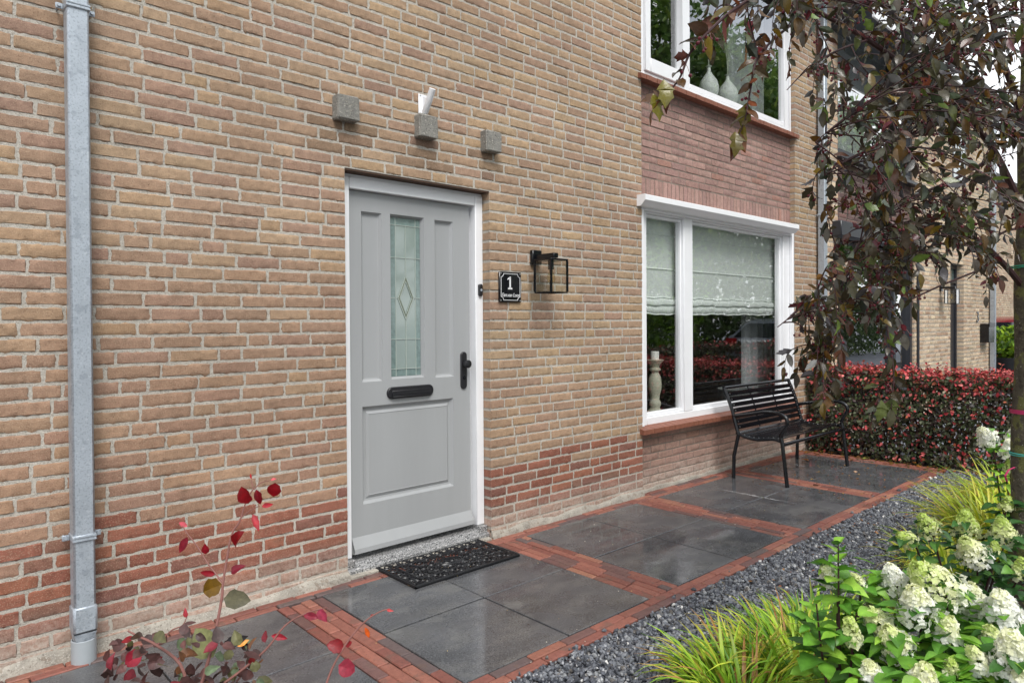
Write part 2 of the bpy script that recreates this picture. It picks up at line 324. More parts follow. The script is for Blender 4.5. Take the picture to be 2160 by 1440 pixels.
def mortar(mb, x0, x1, z0, z1, y, holes, hdep, mat):
    for a, b, c, d in rects_minus(x0, x1, z0, z1, holes):
        mb.add([(a, y, c), (b, y, c), (b, y, d), (a, y, d)], [(0, 1, 2, 3)], mat)
    for h in holes:
        a, b, c, d = h; e = .003
        for q in ([(a-e, y, c), (a-e, y+hdep, c), (a-e, y+hdep, d), (a-e, y, d)], [(b+e, y, c), (b+e, y, d), (b+e, y+hdep, d), (b+e, y+hdep, c)], [(a, y, d+e), (a, y+hdep, d+e), (b, y+hdep, d+e), (b, y, d+e)], [(a, y, c-e), (b, y, c-e), (b, y+hdep, c-e), (a, y+hdep, c-e)]):
            mb.add(q, [(0, 1, 2, 3)], mat)
def jit(r, c, s=6, v=.06):
    c = lin(c)*r.uniform(1-v, 1+v); return tuple(np.clip(c*np.array([r.uniform(1-.015*s/6, 1+.015*s/6) for _ in range(3)]), 0, 1))
TAN = [((164, 137, 112), 6), ((158, 131, 109), 6), ((169, 145, 117), 4), ((155, 126, 109), 3.5), ((152, 127, 107), 3), ((171, 144, 112), 2), ((149, 120, 106), 2)]
RED = [((144, 94, 78), 4), ((136, 87, 73), 4), ((150, 98, 79), 3), ((128, 88, 78), 2), ((132, 96, 82), 2)]
def pick(r, pal):
    s = sum(w for _, w in pal); k = r.random()*s
    for c, w in pal:
        k -= w
        if k <= 0: return c
    return pal[0][0]
def col_main(x, z, r):
    lim = .47+.03*math.sin(x*2)
    if z < .40 or z < lim and r.random() < .75 or (x < 1.9 and z < .62 and r.random() < .45*(.62-z)/.2):
        c = np.array(pick(r, RED), float)
        if z < .14: c = c*.55+np.array((166, 140, 124))*.45
        return jit(r, c, 6, .08)
    c = np.array(pick(r, TAN), float)
    if x < 2.2: c = c*.94+np.array((150, 104, 84))*.06-np.array((3, 4, 4))*(1 if z < 1.7 else 0)
    else: c = c*.86+np.array((192, 164, 126))*.14
    pk = max(0, min(1, (2.2-z)/1.6))*max(0, min(1, (3.2-x)/2.2)); c = c*(1-.3*pk)+np.array((152, 112, 94))*.3*pk
    if z < 1.0: c = c*.84+np.array((158, 114, 92))*.16
    c = c*.72+np.array((161, 138, 118))*.28
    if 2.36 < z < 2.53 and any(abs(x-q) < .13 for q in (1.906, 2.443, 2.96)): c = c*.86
    return jit(r, c, 5, .07)
PINK = [((160, 128, 120), 5), ((152, 121, 114), 4), ((166, 135, 126), 3), ((158, 120, 109), 1.2), ((146, 118, 112), 2)]
def col_pink(x, z, r):
    c = np.array(pick(r, PINK), float)
    if z < .5: c = c*.6+np.array((164, 132, 114))*.4
    return jit(r, c, 5, .05)
PALE = [((206, 184, 158), 5), ((198, 172, 146), 4), ((190, 160, 136), 2), ((212, 192, 164), 3)]
def col_pale(x, z, r): return jit(r, pick(r, PALE), 5, .05)
def col_purple(x, z, r): return jit(r, pick(r, [((108, 86, 86), 3), ((96, 78, 80), 3), ((122, 92, 88), 2)]), 5, .08)
CR = .0653; EAVE = 82*CR
BX0, BX1 = 4.612, 7.345     # bay opening
house = thing('brick_house', 'tan brick house with grey front door, white framed windows and zinc downpipe on its left', 'house', (0, 0, 0))
DO = (1.912, 2.967, -.2, 35*CR)
hol = [DO, (BX0, BX1, -.2, EAVE-2*CR)]
mb = MB()
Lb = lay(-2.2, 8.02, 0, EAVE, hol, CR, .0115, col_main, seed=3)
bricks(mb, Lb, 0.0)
mortar(mb, -2.2, 8.02, -.05, EAVE, .0030, hol, .09, 1)
mb.box((-2.2, .11, -.05), (-2.19, 5, EAVE), 1); mb.box((8.0, .11, -.05), (8.02, 5, EAVE), 1)
mb.build('wall', [m_brick, m_mortar], house)
# recessed pink brick panels of the window bay
def bay_panel(parent, x0, x1, z0, z1, colf, seed, soldier=False, nu=7):
    mb = MB(); zb = z0+(.21 if soldier else 0); n = int(math.ceil((z1-zb)/.0625)); P = lay(x0-.1, x1+.04, zb, zb+n*.0625, [], .0625, .009, colf, wild=False, sl=.205, seed=seed)
    if soldier:
        x = x0-.05; r = random.Random(4)
        while x < x1: P.append([x, x+.052, z0, z0+.205, *colf(x, 3, r), .012, .012]); x += .0615
    bricks(mb, P, .055, rag=.0007, rad=.003, nu=nu, nv=4, bulge=.0035); mortar(mb, x0-.02, x1, z0-.02, z1+.06, .0584, [], 0, 1); return mb.build('bay_panel', [m_brick, m_mortar2], parent)
zlo0, zlo1, zup0, zup1 = 0, .475, 2.42, 3.40
bay_panel(house, BX0, BX1, 0, .475, col_pink, 9); bay_panel(house, BX0, BX1, 2.42, 3.40, col_pink, 8, True)
mb = MB()   # rough cement foot along the wall
for a, b in ((-2.2, DO[0]), (DO[1], BX0)):
    n = int((b-a)/.03); xs = np.linspace(a, b, n+1); r = np.random.default_rng(int(a*10)+50)
    nz_ = np.interp(xs, xs[::4], r.normal(0, .004, len(xs[::4]))); h = .030+np.interp(xs, xs[::5], r.uniform(-.012, .016, len(xs[::5]))); d = .014+np.abs(np.interp(xs, xs[::6], r.normal(0, .008, len(xs[::6]))))
    V = np.concatenate([np.stack([xs, -d-.006, np.full(n+1, -.02)], 1), np.stack([xs, -d+nz_*.4, h*.75], 1), np.stack([xs, -.004+0*xs, h+.008], 1), np.stack([xs, 0*xs+.02, h+.012], 1)])
    F = [(j*(n+1)+i, j*(n+1)+i+1, (j+1)*(n+1)+i+1, (j+1)*(n+1)+i) for j in range(3) for i in range(n)]; mb.add(V, F)
    for xe in (0, n): mb.add([V[j*(n+1)+xe] for j in range(4)], [(0, 1, 2, 3)])
n = 60; xs = np.linspace(BX0, BX1, n+1); r = np.random.default_rng(3); h = .012+np.interp(xs, xs[::3], r.uniform(0, .02, len(xs[::3])))
V = np.concatenate([np.stack([xs, 0*xs+.032, 0*xs-.02], 1), np.stack([xs, 0*xs+.04, h], 1), np.stack([xs, 0*xs+.07, h+.01], 1)])
mb.add(V, [(j*(n+1)+i, j*(n+1)+i+1, (j+1)*(n+1)+i+1, (j+1)*(n+1)+i) for j in range(2) for i in range(n)])
mb.build('wall_foot', m_cement, house)
mb = MB(); mb.box((DO[0]+.002, .006, DO[3]-.010), (DO[1]-.002, .12, DO[3]-.003)); mb.build('lintel', m_lintel, house)
# door frame, door, threshold
Yf, Yl = .07, .108
mb = MB(); zt = 2.258
mb.box((DO[0]+.001, Yf, .085), (1.977, .17, zt), bev=.003); mb.box((2.903, Yf, .085), (DO[1]-.001, .17, zt), bev=.003); mb.box((1.978, Yf+.001, 2.192), (2.902, .17, zt-.001), bev=.003)
mb.box((1.978, .135, .10), (1.99, .172, 2.191)); mb.box((2.885, .135, .10), (2.902, .172, 2.191)); mb.box((DO[0]+.002, Yf+.01, zt), (DO[1]-.002, .17, DO[3]-.012))
mb.build('door_frame', m_white, house)
mb = MB()
prof = [(.016, -.02), (.016, .028), (.024, .036), (.045, .040), (.052, .052), (.06, .060), (.16, .064), (.2, .1)]
xs = [DO[0]+.003, DO[1]-.003]
V = [(x, y, z) for x in xs for y, z in prof]; n = len(prof); mb.add(V, [(i, i+1, n+i+1, n+i)[::-1] for i in range(n-1)])
mb.add([(xs[1], y, z) for y, z in prof]+[(xs[1], .2, -.02)], [(0, 1, 2, 8), (2, 3, 4, 8), (4, 5, 6, 8)])
mb.box((2.90, .035, .0), (DO[1]-.003, .165, .083), bev=.004); mb.box((DO[0]+.003, .035, .0), (1.98, .165, .083), bev=.004)
mb.build('threshold', m_terrazzo, house, smooth=False)
mb = MB(); mb.box((DO[0]+.01, -.018, -.02), (DO[1]-.01, .02, .012), bev=.004); mb.build('step_mortar', m_cement, house)
dx0, dx1, dz0, dz1 = 1.993, 2.880, .088, 2.188
pan = [(2.074, 2.211, 1.08, 2.075), (2.272, 2.518, 1.085, 2.079), (2.600, 2.746, 1.076, 2.075), (2.073, 2.741, .367, .937)]
door = None
mb = MB()
for a, b, c, d in rects_minus(dx0, dx1, dz0, dz1, pan): mb.add([(a, Yl, c), (b, Yl, c), (b, Yl, d), (a, Yl, d)], [(0, 1, 2, 3)])
def rings(mb, r, steps, mat=0, fill=True):
    a, b, c, d = r; prev = None; o, y = 0, Yl
    for ins, y2 in [(0, Yl)]+steps:
        cur = [(a+ins, y2, c+ins), (b-ins, y2, c+ins), (b-ins, y2, d-ins), (a+ins, y2, d-ins)]
        if prev: 
            for k in range(4): mb.add([prev[k], prev[(k+1) % 4], cur[(k+1) % 4], cur[k]], [(0, 1, 2, 3)], mat)
        prev = cur
    if fill: mb.add(prev, [(0, 1, 2, 3)], mat)
for i, p in enumerate(pan):
    if i == 1: rings(mb, p, [(.002, Yl+.004), (.012, Yl+.022), (.014, Yl+.03)], fill=False)
    elif i == 3: rings(mb, p, [(.002, Yl+.004), (.014, Yl+.020), (.03, Yl+.022), (.032, Yl+.018), (.047, Yl+.010), (.049, Yl+.0125)])
    else: rings(mb, p, [(.002, Yl+.004), (.013, Yl+.018), (.022, Yl+.020)])
for x in (dx0, dx1): mb.add([(x, Yl, dz0), (x, Yl+.05, dz0), (x, Yl+.05, dz1), (x, Yl, dz1)], [(0, 1, 2, 3)])
mb.box((dx0, Yl+.035, dz0), (pan[1][0]-.01, Yl+.05, dz1)); mb.box((pan[1][1]+.01, Yl+.035, dz0), (dx1, Yl+.05, dz1)); mb.box((pan[1][0]-.01, Yl+.035, dz0), (pan[1][1]+.01, Yl+.05, pan[1][2]-.01))
door = mb.build('door', m_door, house, smooth=False)
mb = MB()   # weather bar
mb.add([(dx0+.004, Yl-.001, .185), (dx1-.004, Yl-.001, .185), (dx1+.006, Yl-.032, .125), (dx0+.004, Yl-.032, .125), (dx1+.006, Yl-.034, .098), (dx0+.004, Yl-.034, .098), (dx1+.006, Yl+.01, .094), (dx0+.004, Yl+.01, .094), (dx1+.006, Yl+.01, .185)], [(3, 2, 1, 0), (5, 4, 2, 3), (7, 6, 4, 5), (6, 8, 1, 2), (4, 6, 2, 2)])
mb.build('weather_bar', m_door, door, smooth=False)
gx0, gx1, gz0, gz1 = 2.286, 2.504, 1.099, 2.065; gy = Yl+.026
mb = MB()
bw = .036
for a, b, c, d in rects_minus(gx0, gx1, gz0, gz1, [(gx0+bw, gx1-bw, gz0+.045, gz1-.045)]): mb.box((a+.0005, gy, c+.0005), (b-.0005, gy+.005, d-.0005), 1)
mb.box((gx0+bw, gy, gz0+.045), (gx1-bw, gy+.005, gz1-.045), 0)
gl = mb.build('glass', [m_dglass, m_dglass2], door, smooth=False)
mb = MB(); cxm = (gx0+gx1)/2
def strip(p, q, w, y=gy-.003, th=.004, mat=0):
    p = np.array(p, float); q = np.array(q, float); d = (q-p)/np.linalg.norm(q-p); nrm = np.array([-d[1], d[0]])*w/2
    a = [p+nrm, q+nrm, q-nrm, p-nrm]; V = [(x, y, z) for x, z in a]+[(x, y+th, z) for x, z in a]
    mb.add(V, [(0, 1, 2, 3)[::-1], (0, 4, 5, 1), (1, 5, 6, 2), (2, 6, 7, 3), (3, 7, 4, 0)], mat)
for x in (gx0+bw, gx1-bw): strip((x, gz0), (x, gz1), .0036)
for z in (2.020, 1.822, 1.325, 1.144): strip((gx0, z), (gx1, z), .0036, y=gy-.0035)
strip((cxm, 2.02), (cxm, 1.712), .0036, y=gy-.004); strip((cxm, 1.445), (cxm, gz0), .0036, y=gy-.004)
strip((gx0, 1.577), (cxm-.057, 1.577), .0036); strip((cxm+.057, 1.577), (gx1, 1.577), .0036)
dm = [(cxm, 1.712), (cxm+.057, 1.577), (cxm, 1.445), (cxm-.057, 1.577)]
dm2 = [(cxm, 1.680), (cxm+.043, 1.577), (cxm, 1.477), (cxm-.043, 1.577)]
for k in range(4):
    strip(dm[k], dm[(k+1) % 4], .005, y=gy-.005); strip(dm2[k], dm2[(k+1) % 4], .003, y=gy-.006)
    a, b, c, d = dm[k], dm[(k+1) % 4], dm2[(k+1) % 4], dm2[k]; mb.add([(a[0], gy-.001, a[1]), (b[0], gy-.001, b[1]), (c[0], gy-.003, c[1]), (d[0], gy-.003, d[1])], [(3, 2, 1, 0)], 1)
mb.build('leaded_bars', [m_lead, m_lead2], gl, smooth=False)
def capsule(mb, cx, cz, w, h, y0, y1, mat=0, n=10, bev=.004):
    r = min(w, h)/2; pts = []
    for k in range(n*4):
        a = 2*math.pi*k/(n*4)+1e-6; sx = (w/2-r)*(1 if math.cos(a) >= 0 else -1); sz = (h/2-r)*(1 if math.sin(a) >= 0 else -1); pts.append((sx, sz, math.cos(a), math.sin(a)))
    V = []; m = len(pts)
    for y, rr in ((y1, r), (y0+bev, r), (y0, r-bev)):
        V += [(cx+sx+rr*c, y, cz+sz+rr*s) for sx, sz, c, s in pts]
    F = [(j*m+k, j*m+(k+1) % m, (j+1)*m+(k+1) % m, (j+1)*m+k) for j in range(2) for k in range(m)]
    V.append((cx, y0, cz)); mb.add(V, F, mat); n0 = mb.n-len(V); mb.T.append(np.array([(n0+2*m+k, n0+2*m+(k+1) % m, n0+3*m) for k in range(m)])); mb.MT.append(np.full(m, mat))
mb = MB(); capsule(mb, 2.407, 1.003, .338, .072, Yl-.014, Yl); o = mb.build('letterbox', m_blackp, door)
mb = MB(); mb.box((2.268, Yl-.019, .985), (2.546, Yl-.0135, 1.018), bev=.003); mb.box((2.268, Yl-.028, .978), (2.546, Yl-.0145, .984), bev=.002); mb.build('letter_flap', m_blackp, o)
mb = MB(); capsule(mb, 2.824, 1.112, .05, .243, Yl-.012, Yl); o = mb.build('door_handle', m_blackp, door)
mb = MB(); mb.tube([(2.824, Yl-.01, 1.155), (2.824, Yl-.034, 1.155), (2.824, Yl-.036, 1.155), (2.824, Yl-.056, 1.155), (2.824, Yl-.058, 1.155)], [.012, .012, .026, .026, .023], 20); mb.build('door_knob', m_blackp, o)
mb = MB(); mb.tube([(2.824, Yl-.01, 1.065), (2.824, Yl-.018, 1.065)], [.012, .011], 16); mb.box((2.8225, Yl-.0195, 1.052), (2.8255, Yl-.017, 1.066)); mb.build('lock_cylinder', m_black, o)
# concrete header stones above the door
for cx, cz in ((1.838+.068, 2.6), (2.374+.069, 2.599), (2.892+.068, 2.599)):
    mb = MB(); n = 7; r = np.random.default_rng(int(cx*100)); V = []; F = []
    mb.box((cx-.066, -.062, cz-.068), (cx+.066, .03, cz+.068), bev=.008)
    Vv = mb.V[0]; Vv += r.normal(0, .0022, Vv.shape); mb.build('concrete_stud', m_concrete, house, smooth=False)
# windows
def bars(mb, y0, y1, lst, bev=.004):
    for k, (a, b, c, d) in enumerate(lst): mb.box((a, y0, c), (b, y1, d), bev=bev)
win = MB(); x0, x1, z0, z1 = BX0+.004, BX1-.002, .555, 2.40
bars(win, .045, .13, [(x0, 4.735, z0, z1), (5.285, 5.425, .622, z1), (7.165, x1, z0, z1)]); bars(win, .046, .129, [(4.736, 7.164, z0+.002, .620), (4.736, 5.284, 2.33, z1-.001), (5.426, 7.164, 2.33, z1-.001)])
bars(win, .072, .122, [(4.737, 5.284, .622, .655), (4.737, 4.757, .656, 2.329), (5.268, 5.284, .656, 2.329), (4.758, 5.267, 2.305, 2.329), (5.426, 7.164, .622, .652), (5.427, 5.442, .653, 2.329), (7.135, 7.163, .653, 2.329), (5.443, 7.134, 2.305, 2.329)], .003)
wf = win.build('window', m_white, house)
mb = MB(); mb.box((4.757, .095, .655), (5.268, .103, 2.305)); mb.build('pane', m_glass, wf); mb = MB(); mb.box((5.442, .095, .652), (7.135, .103, 2.305)); mb.build('pane', m_glass, wf)
mb = MB(); mb.box((BX0+.002, .008, .56), (BX0+.04, .044, 2.375), bev=.003); mb.box((BX1-.045, .008, .56), (BX1-.003, .044, 2.375), bev=.003); mb.box((BX0+.041, .012, 2.345), (BX1-.046, .044, 2.372), bev=.003); mb.build('shutter_rail', m_pvc, wf)
mb = MB()
pr_ = [(.04, 2.452), (-.075, 2.452), (-.085, 2.445), (-.085, 2.405), (-.04, 2.362), (.04, 2.362)]
V = [(x, y, z) for x in (4.545, 7.262) for y, z in pr_]; n = 6; mb.add(V, [(i, (i+1) % n, n+(i+1) % n, n+i) for i in range(n)]); mb.add([(4.545, y, z) for y, z in pr_]+[(7.262, y, z) for y, z in pr_], [(0, 1, 2, 3), (0, 3, 4, 5), (9, 8, 7, 6), (11, 10, 9, 6)])
mb.build('roller_shutter_box', m_pvc, wf, smooth=False)
def sill(zt, x0, x1, y0, parent, ymax=.06):
    mb = MB(); n = int((x1-x0)/.072); w = (x1-x0)/n; r = random.Random(int(zt*100))
    for i in range(n):
        a = x0+i*w; e = r.uniform(-.002, .002); c = 1
        V = [(a+.002, y0+e, zt-.052), (a+w-.002, y0+e, zt-.052), (a+w-.002, y0+e, zt-.014), (a+.002, y0+e, zt-.014), (a+.002, ymax, zt+.012), (a+w-.002, ymax, zt+.012), (a+.002, ymax, zt-.045), (a+w-.002, ymax, zt-.045)]
        mb.add(V, [(0, 1, 2, 3), (3, 2, 5, 4), (6, 7, 1, 0), (0, 3, 4, 6), (1, 7, 5, 2)])
    V = [(x0+.004, y0+.004, zt-.050), (x1-.004, y0+.004, zt-.050), (x1-.004, y0+.004, zt-.0155), (x0+.004, y0+.004, zt-.0155), (x0+.004, ymax, zt+.0105), (x1-.004, ymax, zt+.0105), (x0+.004, ymax, zt-.043), (x1-.004, ymax, zt-.043)]
    mb.add(V, [(0, 1, 2, 3), (3, 2, 5, 4), (6, 7, 1, 0)], 1)
    return mb.build('sill', [m_tile, m_grout], parent, smooth=False)
sill(.553, 4.575, 7.36, -.04, wf)
win = MB(); z0, z1 = 3.455, 5.06
bars(win, .040, .13, [(x0, 4.70, z0, z1), (5.285, 5.31, 3.5, z1), (7.30, x1, z0, z1)]); bars(win, .041, .129, [(4.701, 7.299, z0+.002, 3.505), (4.701, 7.299, 4.98, z1-.001)])
bars(win, .022, .11, [(4.702, 4.775, 3.508, 4.978), (5.245, 5.284, 3.508, 4.978), (4.776, 5.244, 3.508, 3.625), (4.776, 5.244, 4.9, 4.978)]); bars(win, .05, .115, [(5.311, 5.40, 3.507, 4.978), (7.205, 7.298, 3.507, 4.978), (5.401, 7.204, 3.507, 3.56), (5.401, 7.204, 4.92, 4.978)], .006)
wu = win.build('window', m_white, house); mb = MB(); mb.box((4.77, .085, 3.62), (5.25, .093, 4.91)); mb.build('pane', m_glass, wu); mb = MB(); mb.box((5.395, .085, 3.555), (7.21, .093, 4.925)); mb.build('pane', m_glass, wu)
sill(3.452, 4.565, 7.385, -.035, wu)
# rooms behind the panes
def room(zf, zc, parent):
    mb = MB(); a, b, c, d = 4.2, 7.95, .135, 4.2
    for q, m in (([(a, c, zf), (b, c, zf), (b, d, zf), (a, d, zf)], 0), ([(a, c, zc), (a, d, zc), (b, d, zc), (b, c, zc)], 1), ([(a, d, zf), (b, d, zf), (b, d, zc), (a, d, zc)], 1), ([(a, c, zf), (a, d, zf), (a, d, zc), (a, c, zc)], 1), ([(b, c, zf), (b, c, zc), (b, d, zc), (b, d, zf)], 1)): mb.add(q, [(0, 1, 2, 3)], m)
    h = (BX0, BX1, zf+.5, zc-.15)
    for p in rects_minus(a, b, zf, zc, [h]): mb.add([(p[0], c, p[2]), (p[1], c, p[2]), (p[1], c, p[3]), (p[0], c, p[3])], [(0, 1, 2, 3)], 1)
    mb.box((BX0, .136, zf+.52), (BX1, .38, zf+.555), 0); mb.build('room_interior', [m_room, m_roomw], parent, smooth=False)
room(.05, 2.6, house); room(3.05, 5.3, house)
mb = MB(); mb.box((-2.2, .1, EAVE), (8.05, 5, EAVE+.06)); V = [(-2.3, -.45, EAVE+.01), (8.05, -.45, EAVE+.01), (8.05, 4.5, EAVE+3.2), (-2.3, 4.5, EAVE+3.2)]; mb.add(V+[(x, y, z-.12) for x, y, z in V], [(0, 1, 2, 3), (7, 6, 5, 4), (4, 5, 1, 0)]); mb.build('roof', m_roof, house, smooth=False)
# zinc downpipe
def downpipe(x0, x1, ztop, zb, parent, col=m_zinc, clips=(), foot=True):
    mb = MB(); mb.box((x0, -.10, zb), (x1, -.02, ztop), bev=.008); p = mb.build('downpipe', col, parent)
    for z in clips:
        mb = MB(); mb.box((x0-.004, -.105, z-.014), (x1+.004, -.015, z+.014), bev=.003); mb.box((x0-.004, -.108, z-.010), (x1+.004, -.1055, z-.006)); mb.box((x0-.004, -.108, z+.004), (x1+.004, -.1055, z+.008))
        for s, xx in ((-1, x0), (1, x1)):
            mb.box((xx+s*.005, -.05, z-.012), (xx+s*.032, -.044, z+.012), bev=.002); mb.tube([(xx+s*.02, -.052, z), (xx+s*.02, -.062, z)], [.007, .007], 8); mb.tube([(xx+s*.02, -.044, z), (xx+s*.02, .01, z)], .004, 6)
        mb.build('pipe_clip', m_zinc, p)
    return p
p1 = downpipe(.588, .668, EAVE, .20, house, clips=(.53, 2.75))
mb = MB(); mb.box((.583, -.105, .13), (.673, -.015, .245), bev=.01); n = 16; V = []; 
for z, k in ((.13, 0), (.075, 1)):
    for i in range(n):
        a = 2*math.pi*i/n; c, s = math.cos(a), math.sin(a); q = max(abs(c), abs(s)); sq = (.041*c/q, .041*s/q); ro = (.038*c, .038*s); pnt = sq if k == 0 else ro; V.append((.628+pnt[0], -.060+pnt[1], z))
mb.add(V, [(i, n+i, n+(i+1) % n, (i+1) % n) for i in range(n)]); mb.build('pipe_shoe', m_zinc, p1)
mb = MB(); mb.lathe((.628, -.060, 0), [(.047, -.02), (.047, .095), (.043, .097), (.041, .08)], 28); mb.build('drain_socket', m_greypvc, p1)
downpipe(7.86, 7.94, EAVE, -.02, house, clips=(2.62, .4))
print('house ok')
# ---------------------------------------------------------------- things on and behind the wall
def lantern(loc, label, s=1.0, group='black wall lanterns with clear glass'):
    x, y, z = loc; t = thing('wall_lantern', label, 'wall lamp', loc, group)
    b = MB(); b.box((x-.045, y-.03, z-.05), (x+.045, y-.0, z+.05), bev=.004); b.build('wall_plate', m_black, t)
    b = MB(); b.box((x-.022, y-.21, z-.015), (x+.022, y-.03, z+.018), bev=.003); b.build('arm', m_black, t)
    yc = y-.16; w = .078; zt_ = z-.022; zb_ = z-.25
    f = MB(); f.box((x-w-.006, yc-w-.006, zt_-.012), (x+w+.006, yc+w+.006, zt_), bev=.003)
    for sx in (-1, 1):
        for sy in (-1, 1): f.box((x+sx*w-.006, yc+sy*w-.006, zb_+.006), (x+sx*w+.006, yc+sy*w+.006, zt_-.012))
        f.box((x+sx*w-.004, yc-w, zb_-.004), (x+sx*w+.004, yc+w, zb_+.005)); f.box((x-w+.005, yc+sx*w-.004, zb_-.0035), (x+w-.005, yc+sx*w+.004, zb_+.0045))
    f.build('lamp_frame', m_black, t)
    g = MB()
    for sx in (-1, 1): g.box((x+sx*w-.001, yc-w+.005, zb_+.005), (x+sx*w+.001, yc+w-.005, zt_-.013)); g.box((x-w+.005, yc+sx*w-.001, zb_+.005), (x+w-.005, yc+sx*w+.001, zt_-.013))
    g.build('lamp_glass', m_lampglass, t)
    h = MB(); h.tube([(x, yc, zt_-.012), (x, yc, zt_-.07)], .02, 14); h.build('lamp_holder', m_black, t)
    h = MB(); h.lathe((x, yc, zt_-.075), [(.012, .006), (.014, -.01), (.028, -.045), (.03, -.06), (.024, -.08), (.001, -.09)], 18); bb = h.build('bulb', m_bulb, t)
    h = MB(); h.tube([(x-.008, yc, zt_-.085), (x-.01, yc, zt_-.14), (x, yc, zt_-.15), (x+.01, yc, zt_-.14), (x+.008, yc, zt_-.085)], .0022, 6); h.build('filament', m_fil, bb)
    return t
lantern((3.378, 0, 1.874), 'black square glass wall lantern beside the house number plate near the grey door')
t = thing('house_number_sign', 'black enamel plate with white number 1 and family name beside the door', 'house sign', (3.137, 0, 1.66))
sx0, sx1, sz0, sz1 = 3.036, 3.236, 1.559, 1.763
b = MB(); b.box((sx0, -.016, sz0), (sx1, -.002, sz1), bev=.004); b.build('plate', m_sign, t)
def textmesh(name, s, size, x, y, z, mat, parent, shear=0, ext=.0006, sx=1., face=None):
    c = bpy.data.curves.new(name, 'FONT'); c.body = s; c.size = size; c.align_x = 'CENTER'; c.align_y = 'CENTER'; c.extrude = ext; c.shear = shear
    o = bpy.data.objects.new(name+'_tmp', c); SC.collection.objects.link(o); me = bpy.data.meshes.new_from_object(o.evaluated_get(bpy.context.evaluated_depsgraph_get())); SC.collection.objects.unlink(o); bpy.data.objects.remove(o)
    me.name = name; me.materials.clear(); me.materials.append(mat); q = bpy.data.objects.new(name, me); SC.collection.objects.link(q); q.parent = parent
    q.matrix_local = Matrix.Translation(Vector((x, y, z))-Vector(BASE[parent.name])) @ Matrix.Rotation(math.pi/2, 4, 'X') @ Matrix.Diagonal((sx, 1, 1, 1)); return q
# the numeral 1 with serifs, drawn as strips
b = MB(); y = -.0185
def poly(b, pts, y0, y1):
    n = len(pts); cx = sum(p[0] for p in pts)/n; cz = sum(p[1] for p in pts)/n; V = [(p[0], y0, p[1]) for p in pts]+[(p[0], y1, p[1]) for p in pts]+[(cx, y0, cz)]
    b.add(V, [(i, n+i, n+(i+1) % n, (i+1) % n) for i in range(n)]); n0 = b.n-len(V); b.T.append(np.array([(n0+i, n0+(i+1) % n, n0+2*n) for i in range(n)])); b.MT.append(np.zeros(n))
c1 = 3.131
b.box((c1-.006, y, 1.655), (c1+.006, -.0155, 1.727)); b.box((c1-.019, y, 1.646), (c1+.019, -.0155, 1.6545)); b.box((c1-.013, y, 1.654), (c1+.013, -.0155, 1.658))
poly(b, [(c1-.023, 1.708), (c1-.0062, 1.716), (c1+.006, 1.7275), (c1+.006, 1.732), (c1-.006, 1.728), (c1-.023, 1.716)], y, -.0155); b.build('numeral', m_signw, t, smooth=False)
textmesh('family_name', 'Fam.van Loon', .036, 3.136, -.0172, 1.607, m_signw, t, shear=.35, sx=.80)
b = MB(); e = .014; r_ = .022; pts = []
X0, X1, Z0, Z1 = sx0+e, sx1-e, sz0+e, sz1-e
for (cx, cz, a0) in ((X1, Z1, 270), (X0, Z1, 360), (X0, Z0, 90), (X1, Z0, 180)):
    for k in range(7): a = math.radians(a0-90*k/6); pts.append((cx+r_*math.cos(a), -.017, cz+r_*math.sin(a)))
pts.append(pts[0]); pts.insert(1, pts[1])
P2 = [pts[0]]
for p in pts[1:]:
    if np.linalg.norm(np.array(p)-np.array(P2[-1])) > 1e-5: P2.append(p)
for i in range(len(P2)-1): b.tube([P2[i], P2[i+1]], .0019, 6)
b.build('border_line', m_signw, t)
for a in (sx0+.012, sx1-.012):
    for c in (sz0+.012, sz1-.012): b = MB(); b.tube([(a, -.016, c), (a, -.0195, c), (a, -.02, c)], [.006, .005, .003], 12); b.build('screw', m_screw, t)
t = thing('doorbell', 'small black oval doorbell on the right jamb of the white door frame', 'doorbell', (2.937, .07, 1.638))
b = MB(); capsule(b, 2.937, 1.638, .030, .082, .052, .07); b.build('casing', m_blackp, t)
b = MB(); capsule(b, 2.937, 1.638, .016, .016, .050, .053, n=4, bev=.001); b.build('button', M('bell_button', (165, 175, 185), rough=.3), t)
t = thing('flagpole_holder', 'white flagpole socket screwed to the brick above the middle concrete block', 'flag holder', (2.435, 0, 2.74))
b = MB(); b.box((2.405, -.006, 2.66), (2.468, -.001, 2.80), bev=.002); b.build('wall_plate', m_white, t)
b = MB(); b.tube([(2.436, -.01, 2.665), (2.436, -.03, 2.69), (2.437, -.075, 2.76), (2.437, -.105, 2.81), (2.437, -.104, 2.809), (2.437, -.08, 2.77)], [.008, .02, .020, .020, .016, .016], 18); b.add([(2.434, -.004, 2.68), (2.434, -.004, 2.79), (2.434, -.07, 2.757), (2.440, -.004, 2.68), (2.440, -.004, 2.79), (2.440, -.07, 2.757)], [(0, 1, 2), (3, 5, 4), (1, 4, 5), (1, 5, 2)]); b.build('socket_tube', m_white, t)
for z in (2.79, 2.675): b = MB(); b.tube([(2.418, -.005, z), (2.418, -.009, z)], .004, 8); b.build('screw', m_screw, t)
